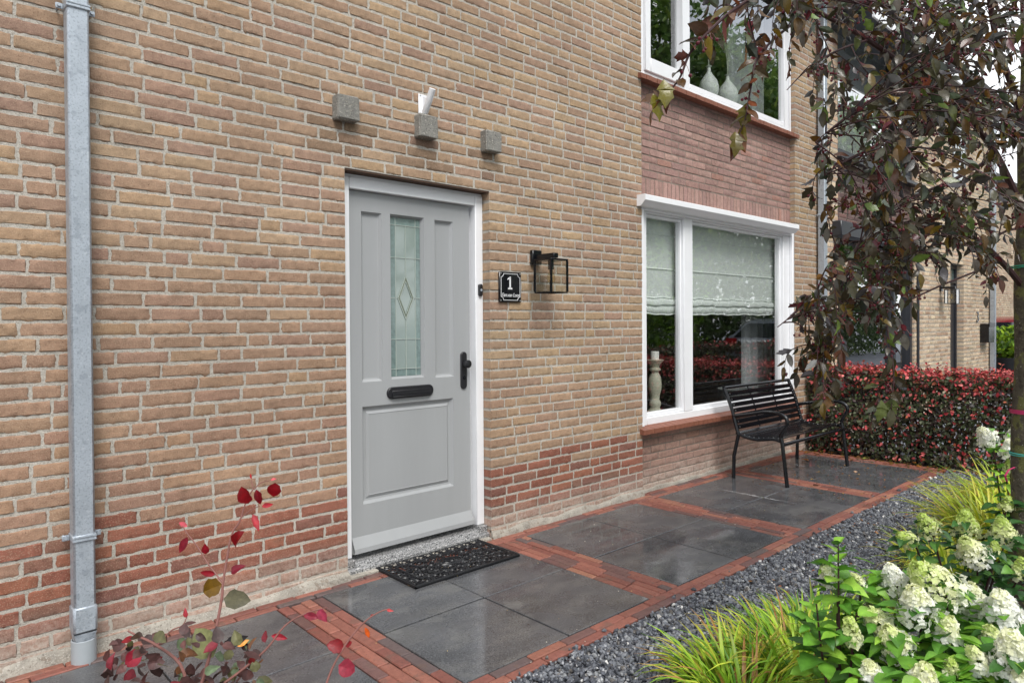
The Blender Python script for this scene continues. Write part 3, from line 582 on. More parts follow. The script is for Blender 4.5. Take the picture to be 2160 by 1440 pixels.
# candlestick, blinds, curtain, basket, vases
def candlestick(x, y, label, s=1.0):
    t = thing('candlestick', label, 'candlestick', (x, y, .605), 'cream turned candlesticks on the window sill')
    pf = [(.0, 0), (.075, 0), (.078, .02), (.06, .035), (.045, .05), (.043, .065), (.052, .085), (.05, .11), (.038, .13), (.042, .17), (.056, .22), (.06, .27), (.052, .33), (.034, .37), (.032, .385), (.05, .395), (.05, .41), (.036, .418), (.045, .45), (.075, .478), (.08, .49), (.0, .492)]
    b = MB(); b.lathe((x, y, .605), [(r, z*.985) for r, z in pf], 28); b.build('turned_stem', m_cream, t)
    b = MB(); b.lathe((x, y, .605), [(.036, .484), (.037, .55), (.034, .556), (.001, .553)], 20); b.build('candle', m_wax, t)
candlestick(5.075, .21, 'cream turned candlestick with a short white candle behind the narrow left pane')
candlestick(4.80, .25, 'cream candlestick at the very left edge of the lower window, mostly hidden by brick')
def blind(x0, x1, y, label):
    prof = [(2.40, 0), (2.20, .004), (2.187, -.008), (2.18, .002), (1.90, .006), (1.888, -.008), (1.88, .002), (1.645, .008), (1.634, -.010), (1.628, .006), (1.622, -.012), (1.60, -.026), (1.575, -.024), (1.562, -.004), (1.555, -.012), (1.53, -.02), (1.505, -.012), (1.498, -.006), (1.488, -.012), (1.484, .0)]
    n = 60; xs = np.linspace(x0, x1, n+1); V = []
    for i, (z, d) in enumerate(prof):
        amp = 0 if z > 1.64 else .005
        for x in xs: V.append((x, y+d+.0015*math.sin(x*23+z*9), z+amp*math.sin(x*11+z*20)*.8+amp*.6*math.sin(x*31)))
    b = MB(); m = n+1; b.add(V, [(i*m+k, i*m+k+1, (i+1)*m+k+1, (i+1)*m+k)[::-1] for i in range(len(prof)-1) for k in range(n)])
    b.add(np.array(V)+np.array([0, .003, 0]), [(i*m+k, i*m+k+1, (i+1)*m+k+1, (i+1)*m+k) for i in range(len(prof)-1) for k in range(n)])
    tag(b.build('roman_blind', m_blind, None, org=(x0, y, 2.4)), label, 'blind', 'half lowered linen roman blinds')
blind(4.66, 5.325, .17, 'narrow pale linen roman blind half lowered behind the left pane')
blind(5.37, 7.27, .17, 'wide pale linen roman blind half lowered behind the large right pane')
def curtain(x0, x1, y, z0, z1, label, mat=m_sheer, amp=.03, fr=38):
    n = 90; xs = np.linspace(x0, x1, n+1); b = MB(); V = [(x, y+amp*math.sin(x*fr)+amp*.4*math.sin(x*fr*2.3+1), z) for z in (z0, z1) for x in xs]; V2 = [(x, yy+.003, z) for x, yy, z in V]
    b.add(V, [(k, k+1, n+2+k, n+1+k) for k in range(n)]); b.add(V2, [(k+1, k, n+1+k, n+2+k) for k in range(n)]); tag(b.build('curtain', mat, None, org=(x0, y, z0)), label, 'curtain')
curtain(7.0, 7.62, .42, .1, 2.5, 'pale grey curtain hanging at the right side of the lower window')
curtain(6.55, 7.25, .34, 3.2, 5.2, 'sheer white curtain at the right side of the upper window')
t = thing('basket', 'grey woven basket on the inner sill behind the bench', 'basket', (6.55, .27, .605))
b = MB(); b.lathe((6.55, .27, .605), [(.001, 0), (.15, 0), (.17, .10), (.178, .12), (.170, .125), (.16, .1), (.14, .012), (.001, .012)], 30); b.build('bowl', M('grey_weave', (120, 124, 122), rough=.8, nscale=60, namt=.4, bscale=70, bstr=1, bdist=.006), t)
for i, (x, lab) in enumerate(((6.02, 'mottled silver bottle vase with tall dried stems, left one in the upper window'), (6.37, 'mottled silver vase with dried stems, right one in the upper window'))):
    t = thing('vase', lab, 'vase', (x, .24, 3.605), 'silver vases in the upper window'); b = MB(); sc = 1 if i == 0 else 1.1
    b.lathe((x, .24, 3.605), [(.001, 0), (.07*sc, 0), (.095*sc, .06), (.097*sc, .11), (.08*sc, .17), (.045*sc, .22), (.02, .26), (.017, .3), (.03, .315), (.022, .314), (.012, .3)], 26); b.build('body', m_silver, t)
    b = MB(); r = random.Random(i)
    for k in range(16):
        a = r.uniform(0, 6.3); l = r.uniform(.35, .62); sp = r.uniform(.1, .32); p0 = np.array((x, .24, 3.88)); P = [p0+np.array([math.cos(a)*sp*q*q*l, math.sin(a)*sp*q*q*l*.4, l*q]) for q in np.linspace(0, 1, 6)]; b.tube(P, np.linspace(.0022, .001, 6), 5)
        for q in range(10): f = r.uniform(.45, 1); c = p0+np.array([math.cos(a)*sp*f*f*l, math.sin(a)*sp*f*f*l*.4, l*f]); b.tube([c, c+np.array([r.uniform(-.02, .02), r.uniform(-.015, .015), r.uniform(.01, .03)])], [.0014, .0006], 4)
    b.build('dried_stems', m_dry, t)
# ---------------------------------------------------------------- ground and paving
b = MB(); b.add([(-300, -300, -.035), (300, -300, -.035), (300, 300, -.035), (-300, 300, -.035)], [(0, 1, 2, 3)]); struct(b.build('ground', m_soil))
b = MB(); b.add([(-300, -300, -.02), (300, -300, -.02), (300, -4.9, -.02), (-300, -4.9, -.02)], [(0, 1, 2, 3)]); struct(b.build('road', m_asph))
b = MB(); b.add([(7.9, -3.9, -.018), (30, -3.9, -.018), (30, -.0, -.018), (7.9, 0, -.018)], [(0, 1, 2, 3)]); struct(b.build('neighbour_pavement', m_asph))
b = MB(); b.add([(-3, -1.425, -.012), (7.52, -1.425, -.012), (7.52, .06, -.012), (-3, .06, -.012)], [(0, 1, 2, 3)]); struct(b.build('path_bed', m_bed))
GX = [(-1.04, .16), (.243, 1.447), (1.694, 2.906), (3.171, 4.368), (4.653, 5.854), (6.079, 7.281)]; GY = (-1.31, -.118)
b = MB(); rs = np.random.default_rng(5)
for a, c in GX:
    m_ = (a+c)/2; ym = (GY[0]+GY[1])/2
    for xa, xb in ((a, m_-.0032), (m_+.0032, c)):
        for ya, yb in ((GY[0], ym-.0032), (ym+.0032, GY[1])):
            z = rs.uniform(-.0015, .0015); b.box((xa+.001, ya+.001, -.05), (xb-.001, yb-.001, z), bev=.0025)
struct(b.build('path', m_slab, smooth=False))
b = MB(); PV = [((138, 88, 76), 5), ((128, 80, 70), 4), ((148, 96, 82), 4), ((108, 80, 76), 2), ((98, 84, 82), 1.2), ((154, 106, 88), 1.5)]; r = random.Random(12)
def pave(x0, x1, y0, y1, along):
    """rows of pavers filling the rectangle; along='x' or 'y'"""
    (a0, a1, c0, c1) = (x0, x1, y0, y1) if along == 'x' else (y0, y1, x0, x1)
    n = max(1, round((c1-c0)/.054)); w = (c1-c0)/n
    for i in range(n):
        p = a0-(r.random()*.2)
        while p < a1:
            q = p+.205*r.uniform(.97, 1.02); s, e = max(p, a0), min(q, a1)
            if e-s > .02:
                z = r.uniform(-.0025, .0025)+.001; c = jit(r, pick(r, PV), 8, .1); ca, cb = c0+i*w+.0026, c0+(i+1)*w-.0026
                if along == 'x': b.box((s+.0024, ca, -.05), (e-.0024, cb, z), 0, c, bev=.004)
                else: b.box((ca, s+.0024, -.05), (cb, e-.0024, z), 0, c, bev=.004)
            p = q+.001
pave(-3, 7.5, GY[0]-.112, GY[0]-.003, 'x'); pave(-3, 7.5, GY[1]+.003, .03, 'x')
prev = -1.3
for i, (a, c) in enumerate(GX[:-1]): pave(c+.003, GX[i+1][0]-.003, GY[0], GY[1], 'y')
pave(GX[-1][1]+.003, 7.5, GY[0], GY[1], 'y')
struct(b.build('path_edging', m_paver, smooth=False))
# gravel
ph = (1+5**.5)/2
ico = np.array([(-1, ph, 0), (1, ph, 0), (-1, -ph, 0), (1, -ph, 0), (0, -1, ph), (0, 1, ph), (0, -1, -ph), (0, 1, -ph), (ph, 0, -1), (ph, 0, 1), (-ph, 0, -1), (-ph, 0, 1)])/1.9
icf = np.array([(0, 11, 5), (0, 5, 1), (0, 1, 7), (0, 7, 10), (0, 10, 11), (1, 5, 9), (5, 11, 4), (11, 10, 2), (10, 7, 6), (7, 1, 8), (3, 9, 4), (3, 4, 2), (3, 2, 6), (3, 6, 8), (3, 8, 9), (4, 9, 5), (2, 4, 11), (6, 2, 10), (8, 6, 7), (9, 8, 1)])
N = 150000; px = rng.uniform(.9, 8.2, N); py = np.where(rng.random(N) < .0004, rng.uniform(-1.43, -1.385, N), rng.uniform(-3.35, -1.428, N))
uu, vv, ww = proj(np.stack([px, py, 0*px], 1)); ok = (ww > .5) & (uu > 700) & (uu < 2330) & (vv < 1530) & (px-7.4 < (-py-1.2)*1.2); px, py, ww = px[ok], py[ok], ww[ok]
keep = rng.random(len(px)) < np.clip(1.15-ww*.085, .45, 1); px, py = px[keep], py[keep]; N = len(px); print('gravel', N)
sz = rng.uniform(.0050, .0125, N)*np.where(rng.random(N) < .06, 1.35, 1)*(1+.03*ww[keep]); Vs = ico[None]*(1+rng.normal(0, .2, (N, 12, 1)))*rng.uniform(.55, 1.15, (N, 1, 3))
q = rng.normal(size=(N, 4)); q /= np.linalg.norm(q, axis=1)[:, None]; w_, x_, y_, z_ = q.T
Rm = np.stack([1-2*(y_*y_+z_*z_), 2*(x_*y_-z_*w_), 2*(x_*z_+y_*w_), 2*(x_*y_+z_*w_), 1-2*(x_*x_+z_*z_), 2*(y_*z_-x_*w_), 2*(x_*z_-y_*w_), 2*(y_*z_+x_*w_), 1-2*(x_*x_+y_*y_)], 1).reshape(-1, 3, 3)
Vs = np.einsum('nij,nkj->nki', Rm, Vs)*sz[:, None, None]; Vs += np.stack([px, py, np.where(py > -1.425, .006, rng.uniform(-.016, .002, N))], 1)[:, None]
gc = lin(np.array([(98, 101, 108), (78, 81, 88), (114, 117, 122), (60, 62, 68), (138, 140, 142), (100, 96, 92), (206, 204, 200)]))[rng.choice(7, N, p=[.28, .27, .16, .16, .07, .045, .015])]*rng.uniform(.8, 1.2, (N, 1))
b = MB(); b.add(Vs.reshape(-1, 3), (icf[None]+(np.arange(N)*12)[:, None, None]).reshape(-1, 3), 0, np.repeat(gc, 12, 0)); struct(b.build('gravel', m_stone, smooth=False), 'stuff')
print('ground ok')
# ---------------------------------------------------------------- leaves
def leaf_tpl(kind='oval', n=6, cup=.12, fold=.25):
    """leaf along +x, length 1, normal +z; returns V,F"""
    t = np.linspace(0, 1, n+1)
    if kind == 'oval': w = .215*np.sin(np.pi*t**.85)**.9
    elif kind == 'ovate': w = .34*np.sin(np.pi*t**.7)**.85
    elif kind == 'round': w = .42*np.sin(np.pi*t**.8)**.65
    elif kind == 'lobed':
        t = np.array([0, .06, .2, .34, .40, .5, .62, .74, .88, 1.]); w = np.array([0, .05, .16, .33, .25, .20, .27, .17, .09, 0]); n = len(t)-1
    w = w.copy(); w[0] = w[-1] = .004
    z = -cup*(t-.3)**2*1.6
    V = []
    sh = .10 if kind == 'lobed' else 0
    for i in range(n+1):
        s = sh if kind == 'lobed' and w[i] > .25 else 0
        V += [(t[i]+s, w[i], z[i]+fold*w[i]), (t[i], 0, z[i]), (t[i]+s, -w[i], z[i]+fold*w[i])]
    F = []
    for i in range(n): a = i*3; F += [(a, a+1, a+4, a+3)[::-1], (a+1, a+2, a+5, a+4)[::-1]]
    V = np.array(V, float)
    return V, np.array(F)
TP = {k: leaf_tpl(k) for k in ('oval', 'ovate', 'round', 'lobed')}; TP['small'] = leaf_tpl('ovate', 3, .1, .2); TP['quad'] = leaf_tpl('ovate', 2, .0, .1)
def put_leaves(b, kind, P, dirs, nrm, size, cols, rnd=.0, rg=None):
    """vectorised: P,dirs,nrm (N,3)"""
    V, F = TP[kind]; P = np.asarray(P, float); N = len(P)
    if N == 0: return
    x = np.asarray(dirs, float); x = x/np.linalg.norm(x, axis=1)[:, None]; z = np.asarray(nrm, float); z = z-x*np.sum(z*x, 1)[:, None]; z /= np.linalg.norm(z, axis=1)[:, None]+1e-9; y = np.cross(z, x)
    size = np.broadcast_to(size, (N,)); g = rg or rng
    sy = g.uniform(.82, 1.15, (N, 1)); cz = g.uniform(.2, 2.2, (N, 1)); tw = g.normal(0, .22, (N, 1))
    L = np.broadcast_to(V[None], (N, len(V), 3)).copy(); L[:, :, 1] *= sy*g.uniform(.86, 1.1, (N, len(V))); L[:, :, 2] = L[:, :, 2]*cz+L[:, :, 1]*tw*L[:, :, 0]+g.normal(0, .012, (N, len(V)))
    G = P[:, None]+size[:, None, None]*(L[:, :, 0:1]*x[:, None]+L[:, :, 1:2]*y[:, None]+L[:, :, 2:3]*z[:, None])
    b.add(G.reshape(-1, 3), (F[None]+(np.arange(N)*len(V))[:, None, None]).reshape(-1, 4), 0, (np.repeat(np.broadcast_to(cols, (N, 3))[:, None], len(V), 1)*g.uniform(.84, 1.14, (N, len(V), 1))*np.where(np.arange(len(V)) % 3 == 1, 1.22, .95)[None, :, None]).reshape(-1, 3))
def palette(pal, N, v=.15, g=None):
    g = g or rng; w = np.array([p[1] for p in pal], float); return lin(np.array([p[0] for p in pal]))[g.choice(len(pal), N, p=w/w.sum())]*g.uniform(1-v, 1+v, (N, 1))
def rvec(N, g=None): q = (g or rng).normal(size=(N, 3)); return q/np.linalg.norm(q, axis=1)[:, None]
# ---------------------------------------------------------------- beech hedge
HP = [((74, 84, 54), 6), ((82, 74, 58), 4), ((54, 50, 46), 2.5), ((92, 98, 72), 3), ((74, 54, 54), 3), ((112, 116, 92), 1.2), ((104, 70, 48), 1)]
HR = [((196, 88, 88), 4), ((180, 62, 68), 3), ((208, 112, 106), 2.5), ((168, 92, 66), 1.5), ((140, 54, 58), 1.5)]
def hedge(x0, x1, y0, y1, h, n, label, size=.05, shoots=160, redf=1.0):
    t = thing('beech_hedge', label, 'hedge', ((x0+x1)/2, (y0+y1)/2, 0)); g = np.random.default_rng(int(abs(x0*10)))
    A = [(y1-y0)*h, (y1-y0)*h*.5, (x1-x0)*h*.8, (x1-x0)*h*.5, (x1-x0)*(y1-y0)*.9]; cum = np.array(A)/sum(A); f = g.choice(5, n, p=cum)
    u, v, dp = g.random(n), g.random(n), g.random(n)**2*.10
    P = np.zeros((n, 3)); Nn = np.zeros((n, 3)); bulge = .03*np.sin(u*17)+.03*np.sin(v*9+u*5)
    for k in range(5):
        m = f == k
        if k < 2: s = -1 if k == 0 else 1; P[m] = np.stack([(x0 if k == 0 else x1)-s*(-0)+s*(bulge[m]-dp[m]), y0+u[m]*(y1-y0), .02+v[m]*(h-.02)], 1); Nn[m] = (s, 0, .25)
        elif k < 4: s = -1 if k == 2 else 1; P[m] = np.stack([x0+u[m]*(x1-x0), (y0 if k == 2 else y1)+s*(bulge[m]-dp[m]), .02+v[m]*(h-.02)], 1); Nn[m] = (0, s, .25)
        else: P[m] = np.stack([x0+u[m]*(x1-x0), y0+v[m]*(y1-y0), h-dp[m]+bulge[m]], 1); Nn[m] = (0, 0, 1)
    C = palette(HP, n, .25, g); red = g.random(n) < np.clip(.05+1.6*(np.clip(P[:, 2]/h-.76, 0, 1)), 0, .6)+.34*(np.sin(P[:, 1]*23+P[:, 2]*31+3*np.sin(P[:, 1]*5)) > .93); red &= (dp < .03) & (g.random(n) < redf); C[red] = palette(HR, red.sum(), .15, g); P[red] += Nn[red]*.018
    dr = rvec(n, g)*.9+np.array([0, 0, -.45])+Nn*.25; nn = Nn+rvec(n, g)*.75
    b = MB(); put_leaves(b, 'small', P, dr, nn, g.uniform(.75, 1.2, n)*size, C, rg=g); b.build('foliage', m_hleaf, t)
    if x1 > 10: return t
    b = MB(); tw = MB(); LP = []; LD = []; LC = []
    for k in range(shoots):
        x = g.uniform(x0+.02, x1-.05); y = g.uniform(y0, y1); l = g.uniform(.05, .17); d = np.array([g.normal(0, .3), g.normal(0, .3), 1.]); d /= np.linalg.norm(d); p0 = np.array([x, y, h-.03]); tw.tube([p0, p0+d*l*.6, p0+d*l], [.0022, .0016, .001], 4)
        m = int(3+l*42)
        for j in range(m): q = .25+.75*j/m; LP.append(p0+d*l*q); a = j*2.4+k; LD.append(np.array([math.cos(a), math.sin(a), .55])); LC.append(j)
    LP = np.array(LP); put_leaves(b, 'small', LP, np.array(LD)+rvec(len(LP), g)*.3, rvec(len(LP), g)*.6+np.array([0, 0, 1]), g.uniform(.55, .95, len(LP))*size, palette(HR, len(LP), .18, g), rg=g); b.build('young_shoots', m_hleaf, t)
    for k in range(60):
        x = g.uniform(x0+.12, x1-.12); y = g.uniform(y0+.05, y1-.05); P_ = [np.array([x, y, -.03])+np.array([g.normal(0, .05)*q, g.normal(0, .06)*q, h*q*.95]) for q in (0, .3, .6, 1)]; tw.tube(P_, [.012, .01, .007, .003], 6)
    b2 = MB(); b2.box((x0+.13, y0+.12, .12), (x1-.13, y1-.12, h-.13)); Vc = b2.V[0]; tw.build('stems', m_twig, t); return t
hedge(7.56, 8.12, -2.9, -.06, .86, 24000, 'copper beech hedge with coral red young leaves behind the bench end', size=.043, shoots=230)
hedge(8.2, 17.0, -4.15, -3.7, .95, 9000, 'low copper beech hedge along the neighbour street side', size=.075, shoots=90, redf=.4)
# ---------------------------------------------------------------- bench
def arc(P, n=6):
    P = [np.array(p, float) for p in P]; out = []
    for i in range(len(P)-1):
        a = P[max(i-1, 0)]; b_ = P[i]; c = P[i+1]; d = P[min(i+2, len(P)-1)]
        for k in range(n): t = k/n; out.append(.5*((2*b_)+(-a+c)*t+(2*a-5*b_+4*c-d)*t*t+(-a+3*b_-3*c+d)*t**3))
    out.append(P[-1]); return np.array(out)
BL, BR = 5.72, 6.985
t = thing('bench', 'black metal slatted garden bench against the wall under the window', 'bench', (6.35, -.43, 0))
back = arc([(0, -.235, .40), (0, -.205, .50), (0, -.165, .64), (0, -.10, .795), (0, -.092, .815)], 5)
for i, x in enumerate((BL, BR)):
    b = MB(); b.tube(np.concatenate([[(x, -.185, 0), (x, -.19, .2)], back+[x, 0, 0]]), .0165, 10); b.build('leg', m_black, t)
    b = MB(); b.tube(arc([(x, -.69, 0), (x, -.665, .2), (x, -.645, .37), (x, -.635, .43), (x, -.665, .50), (x, -.69, .545), (x, -.675, .595), (x, -.60, .625), (x, -.48, .625), (x, -.34, .595), (x, -.19, .565)], 5), .0165, 10); b.build('leg', m_black, t)
    b = MB(); b.tube(arc([(x, -.215, .415), (x, -.30, .385), (x, -.42, .375), (x, -.55, .395), (x, -.63, .385), (x, -.655, .355)], 5), .0145, 8); b.build('seat_rail', m_black, t)
b = MB(); b.tube([(BL-.005, -.094, .812), (BR+.005, -.094, .812)], .0165, 10); b.build('top_rail', m_black, t)
b = MB(); b.tube([(BL, -.66, .362), (BR, -.66, .362)], .015, 10); b.build('front_rail', m_black, t)
for k in range(7):
    q = (k+.55)/7.6; z = .44+q*.37; i = np.interp(z, back[:, 2], back[:, 1]); b = MB(); n = 12
    xs = np.linspace(BL+.012, BR-.012, n+1); V = []
    for x in xs: V += [(x, i-.012, z-.0195), (x, i-.017, z), (x, i-.012, z+.0195), (x, i-.008, z+.0195), (x, i-.012, z), (x, i-.008, z-.0195)]
    b.add(V, [(j*6+a, (j+1)*6+a, (j+1)*6+(a+1) % 6, j*6+(a+1) % 6) for j in range(n) for a in range(6)])
    Vv = b.V[0]; b.build('back_slat', m_black, t)
    for x in (BL+.03, BR-.03): b = MB(); b.tube([(x, i-.0165, z), (x, i-.0200, z)], .006, 8); b.build('bolt', m_screw, t)
for x in (BL+.42, BL+.84): b = MB(); b.tube(back[2:]+[x, .004, 0], .007, 6); b.build('back_strap', m_black, t)
seatp = arc([(0, -.215, .425), (0, -.30, .395), (0, -.42, .387), (0, -.55, .405), (0, -.62, .400)], 8)
cs = np.concatenate([[0], np.cumsum(np.linalg.norm(np.diff(seatp, axis=0), axis=1))])
for k in range(9):
    s = cs[-1]*(k+.5)/9; y = np.interp(s, cs, seatp[:, 1]); z = np.interp(s, cs, seatp[:, 2]); y2 = np.interp(s+.018, cs, seatp[:, 1]); z2 = np.interp(s+.018, cs, seatp[:, 2]); y1_ = np.interp(s-.018, cs, seatp[:, 1]); z1_ = np.interp(s-.018, cs, seatp[:, 2])
    b = MB(); V = [(x, yy, zz) for x in (BL+.01, BR-.01) for yy, zz in ((y1_, z1_), (y2, z2), (y2, z2-.005), (y1_, z1_-.005))]; b.add(V, [(0, 1, 5, 4), (1, 2, 6, 5), (2, 3, 7, 6), (3, 0, 4, 7), (0, 3, 2, 1), (4, 5, 6, 7)]); b.build('seat_slat', m_black, t, smooth=False)
    for x in (BL+.03, BR-.03): b = MB(); b.tube([(x, y, z), (x, y, z+.003)], .006, 8); b.build('bolt', m_screw, t)
# ---------------------------------------------------------------- doormat
t = thing('doormat', 'black rubber scrollwork doormat on the slabs in front of the grey door', 'doormat', (2.48, -.17, 0))
mx0, mx1, my0, my1 = 2.098, 2.862, -.385, .032
def mtp(x, y, z=.012): return (x, y, z)
b = MB()
for e, w in ((.004, .006), (.018, .0045)):
    P = [(mx0+e, my0+e), (mx1-e, my0+e), (mx1-e, my1-e), (mx0+e, my1-e)]
    for k in range(4): b.tube([mtp(*P[k]), mtp(*P[(k+1) % 4])], w, 6)
e = .088; P = [(mx0+e, my0+e), (mx1-e, my0+e), (mx1-e, my1-e), (mx0+e, my1-e)]
for k in range(4): b.tube([mtp(*P[k]), mtp(*P[(k+1) % 4])], .006, 6)
for (xa, xb, ya, yb) in ((mx0, mx1, my0, my0+.012), (mx0, mx1, my1-.012, my1), (mx0, mx0+.012, my0, my1), (mx1-.012, mx1, my0, my1)): b.box((xa, ya, .002), (xb, yb, .009))
b.build('border', m_rubber, t)
b = MB()
def spiral(cx, cy, r, a0, turns=1.35, s=1, w=.0054):
    n = 14; P = []
    for k in range(n+1):
        q = k/n; a = a0+s*turns*2*math.pi*q; rr = r*(1-.78*q); P.append((cx+rr*math.cos(a), cy+rr*math.sin(a), .011+.001*math.sin(k)))
    b.tube(P, np.linspace(w, w*.8, n+1), 5)
r = random.Random(3); bw_ = .053
nx = 12
for i in range(nx):
    x = mx0+.053+(mx1-mx0-.106)*i/(nx-1)
    for yy, sg in ((my0+bw_, 1), (my1-bw_, -1)):
        if True:
            spiral(x, yy, .033, (0 if i % 2 else math.pi), 1.4, sg*(1 if i % 2 else -1)); spiral(x+.027, yy+sg*.014*(1 if i % 2 else -1), .016, 1.5, 1.1, -sg)
            spiral(x+.027, yy-sg*.016, .014, 4.5, 1.1, sg)
ny = 5
for j in range(1, ny):
    y = my0+.053+(my1-my0-.106)*j/ny
    for xx, sg in ((mx0+bw_, 1), (mx1-bw_, -1)): spiral(xx, y, .032, (0 if j % 2 else math.pi), 1.4, sg)
for j in range(4):
    for i in range(11):
        x = mx0+.118+(mx1-mx0-.236)*i/10; y = my0+.115+(my1-my0-.23)*j/3
        if ((x-2.48)/.09)**2+((y+.176)/.055)**2 < 1: continue
        spiral(x+(.012 if j % 2 else 0), y, .027, r.uniform(0, 6), 1.3, 1 if (i+j) % 2 else -1); spiral(x+.026, y+.022, .014, r.uniform(0, 6), 1, -1 if (i+j) % 2 else 1)
for rx, ry in ((.088, .055), (.07, .042), (.04, .024)): b.tube([(2.48+rx*math.cos(a), -.176+ry*math.sin(a), .012) for a in np.linspace(0, 2*math.pi, 33)], .0042, 5, cap=False)
spiral(2.455, -.176, .022, 0, 1.2, 1); spiral(2.505, -.176, .022, 3.1, 1.2, 1)
b.build('scrollwork', m_rubber, t)
b = MB(); b.box((mx0+.006, my0+.006, .001), (mx1-.006, my1-.006, .0035)); 
# small debris on the paving
g = np.random.default_rng(8)
def bits(name, label, cat, n, area, pal, size, kind='small'):
    b = MB(); P = np.stack([g.uniform(area[0], area[1], n), g.uniform(area[2], area[3], n), g.uniform(.004, .009, n)], 1); put_leaves(b, kind, P, rvec(n, g)*[1, 1, .1], rvec(n, g)*.3+np.array([0, 0, 1]), g.uniform(.6, 1.3, n)*size, palette(pal, n, .2, g), rg=g)
    return struct(b.build(name, m_leaf), 'stuff')
bits('leaf_litter', '', '', 420, (5.6, 7.62, -1.5, .0), [((150, 96, 40), 3), ((120, 84, 50), 3), ((176, 140, 80), 1), ((70, 50, 34), 3)], .018)
bits('leaf_litter', '', '', 260, (7.3, 7.62, -2.0, .0), [((150, 96, 40), 3), ((120, 84, 50), 3), ((90, 96, 40), 3)], .04)
bits('leaf_litter', '', '', 160, (2.1, 2.86, -.38, .03), [((170, 148, 120), 3), ((130, 90, 56), 2), ((150, 124, 84), 2)], .013)
bits('leaf_litter', '', '', 150, (1.6, 5.0, -1.9, -.03), [((190, 170, 110), 3), ((60, 40, 30), 4), ((220, 215, 200), 2)], .008)
bits('leaf_litter', '', '', 240, (3.2, 7.0, -2.6, -1.5), [((160, 96, 60), 3), ((120, 84, 50), 3), ((176, 130, 80), 1)], .022)
def fallen(x, y, s, c, ang, label, kind='lobed'):
    b = MB(); put_leaves(b, kind, [(x, y, .008)], [(math.cos(ang), math.sin(ang), .08)], [(.1, .1, 1)], s, lin(c), rg=g); tag(b.build('fallen_leaf', m_leaf, None, org=(x, y, .008)), label, 'leaf', 'fallen leaves on the paving')
for (u, v, s, c, a, lab) in ((1805, 998, .07, (208, 170, 140), .4, 'pale tan fallen leaf in the middle of the last slab group'), (1768, 951, .09, (214, 104, 24), .2, 'bright orange fallen leaf at the hedge foot behind the bench leg'), (1835, 968, .09, (150, 160, 80), 2.6, 'yellow green fallen leaf on the far brick edging'),
                             (1905, 965, .10, (196, 112, 60), .3, 'light brown curled fallen leaf under the hedge'), (1706, 973, .10, (180, 112, 56), 1.2, 'brown fallen leaf between the rear bench legs'), (1725, 1026, .05, (50, 30, 22), 1.2, 'dark brown fallen leaf on the brick strip behind the front bench leg')):
    d = ray(u, v); p = CAM-d*(CAM[2]/d[2]); fallen(p[0], p[1], s, c, a, lab)
def Z0(u, v, z=0): d = ray(u, v); return CAM+d*((z-CAM[2])/d[2])
# ---------------------------------------------------------------- grasses
def grass(cx, cy, n, L, label, pal, rad=.10, wid=.0125, lean=(0, 0), sd=1, name='ornamental_grass', cat='ornamental grass', group='yellow green ornamental grasses in the gravel'):
    g = np.random.default_rng(sd); b = MB(); K = 7; q = np.linspace(0, 1, K)
    a = g.uniform(0, 2*np.pi, n); r0 = rad*np.sqrt(g.random(n)); l = L*g.uniform(.45, 1.1, n); tilt = g.uniform(.02, .5, n); bend = g.uniform(.7, 2.1, n)
    base = np.stack([cx+r0*np.cos(a), cy+r0*np.sin(a), np.full(n, -.02)], 1); a2 = a+g.normal(0, .5, n); d = np.stack([np.cos(a2)+lean[0], np.sin(a2)+lean[1], 0*a], 1)
    ang = tilt[:, None]+bend[:, None]*q[None]**1.4; ds = l[:, None]/(K-1); H = np.cumsum(np.sin(ang)*ds, 1); Zz = np.cumsum(np.cos(ang)*ds, 1); H -= H[:, :1]; Zz -= Zz[:, :1]
    C = base[:, None]+d[:, None]*H[..., None]+np.array([0, 0, 1.])*Zz[..., None]; wv = np.stack([-d[:, 1], d[:, 0], 0*a], 1); wv /= np.linalg.norm(wv, axis=1)[:, None]; ww = wid*g.uniform(.6, 1.25, n)[:, None]*np.array([.55, .9, 1, 1, .85, .5, .04])[None]
    V = np.stack([C-wv[:, None]*ww[..., None]*.5, C+np.array([0, 0, -.25])*ww[..., None, ]*1.0, C+wv[:, None]*ww[..., None]*.5], 2).reshape(n, -1, 3)
    F = []
    for i in range(K-1): m = i*3; F += [(m, m+1, m+4, m+3), (m+1, m+2, m+5, m+4)]
    F = np.array(F); col = palette(pal, n, .18, g); cc = np.repeat(col[:, None], K*3, 1); tip = (np.repeat(q, 3)**3)[None, :, None]*(g.random(n) < .28)[:, None, None]*.7; cc = cc*(1-tip)+lin((176, 128, 72))*tip
    b.add(V.reshape(-1, 3), (F[None]+(np.arange(n)*K*3)[:, None, None]).reshape(-1, 4), 0, cc.reshape(-1, 3)); tag(b.build(name, m_blade, None, org=(cx, cy, 0)), label, cat, group)
GR = [((162, 196, 54), 4), ((130, 176, 48), 5), ((200, 212, 70), 3), ((94, 144, 42), 3), ((206, 190, 84), 1), ((170, 124, 70), .7)]
GR2 = [((188, 200, 56), 4), ((160, 184, 48), 4), ((210, 210, 80), 3), ((110, 144, 44), 2), ((196, 160, 80), 1)]
GR3 = [((110, 140, 50), 4), ((84, 116, 44), 4), ((150, 164, 60), 2), ((170, 120, 70), .8)]
grass(2.68, -2.20, 560, .36, 'bright green grass clump at the bottom, left of the hydrangea stems', GR, rad=.17, sd=1)
grass(2.32, -2.15, 640, .34, 'lowest leftmost grass clump cut by the photo bottom edge', GR, rad=.15, sd=2)
grass(3.0, -2.16, 360, .29, 'grass clump in front of the tall leafy hydrangea shoot', GR, rad=.15, sd=3)
grass(3.62, -2.28, 240, .26, 'short dark green grass clump between the hydrangeas', GR3, rad=.15, sd=4, wid=.007)
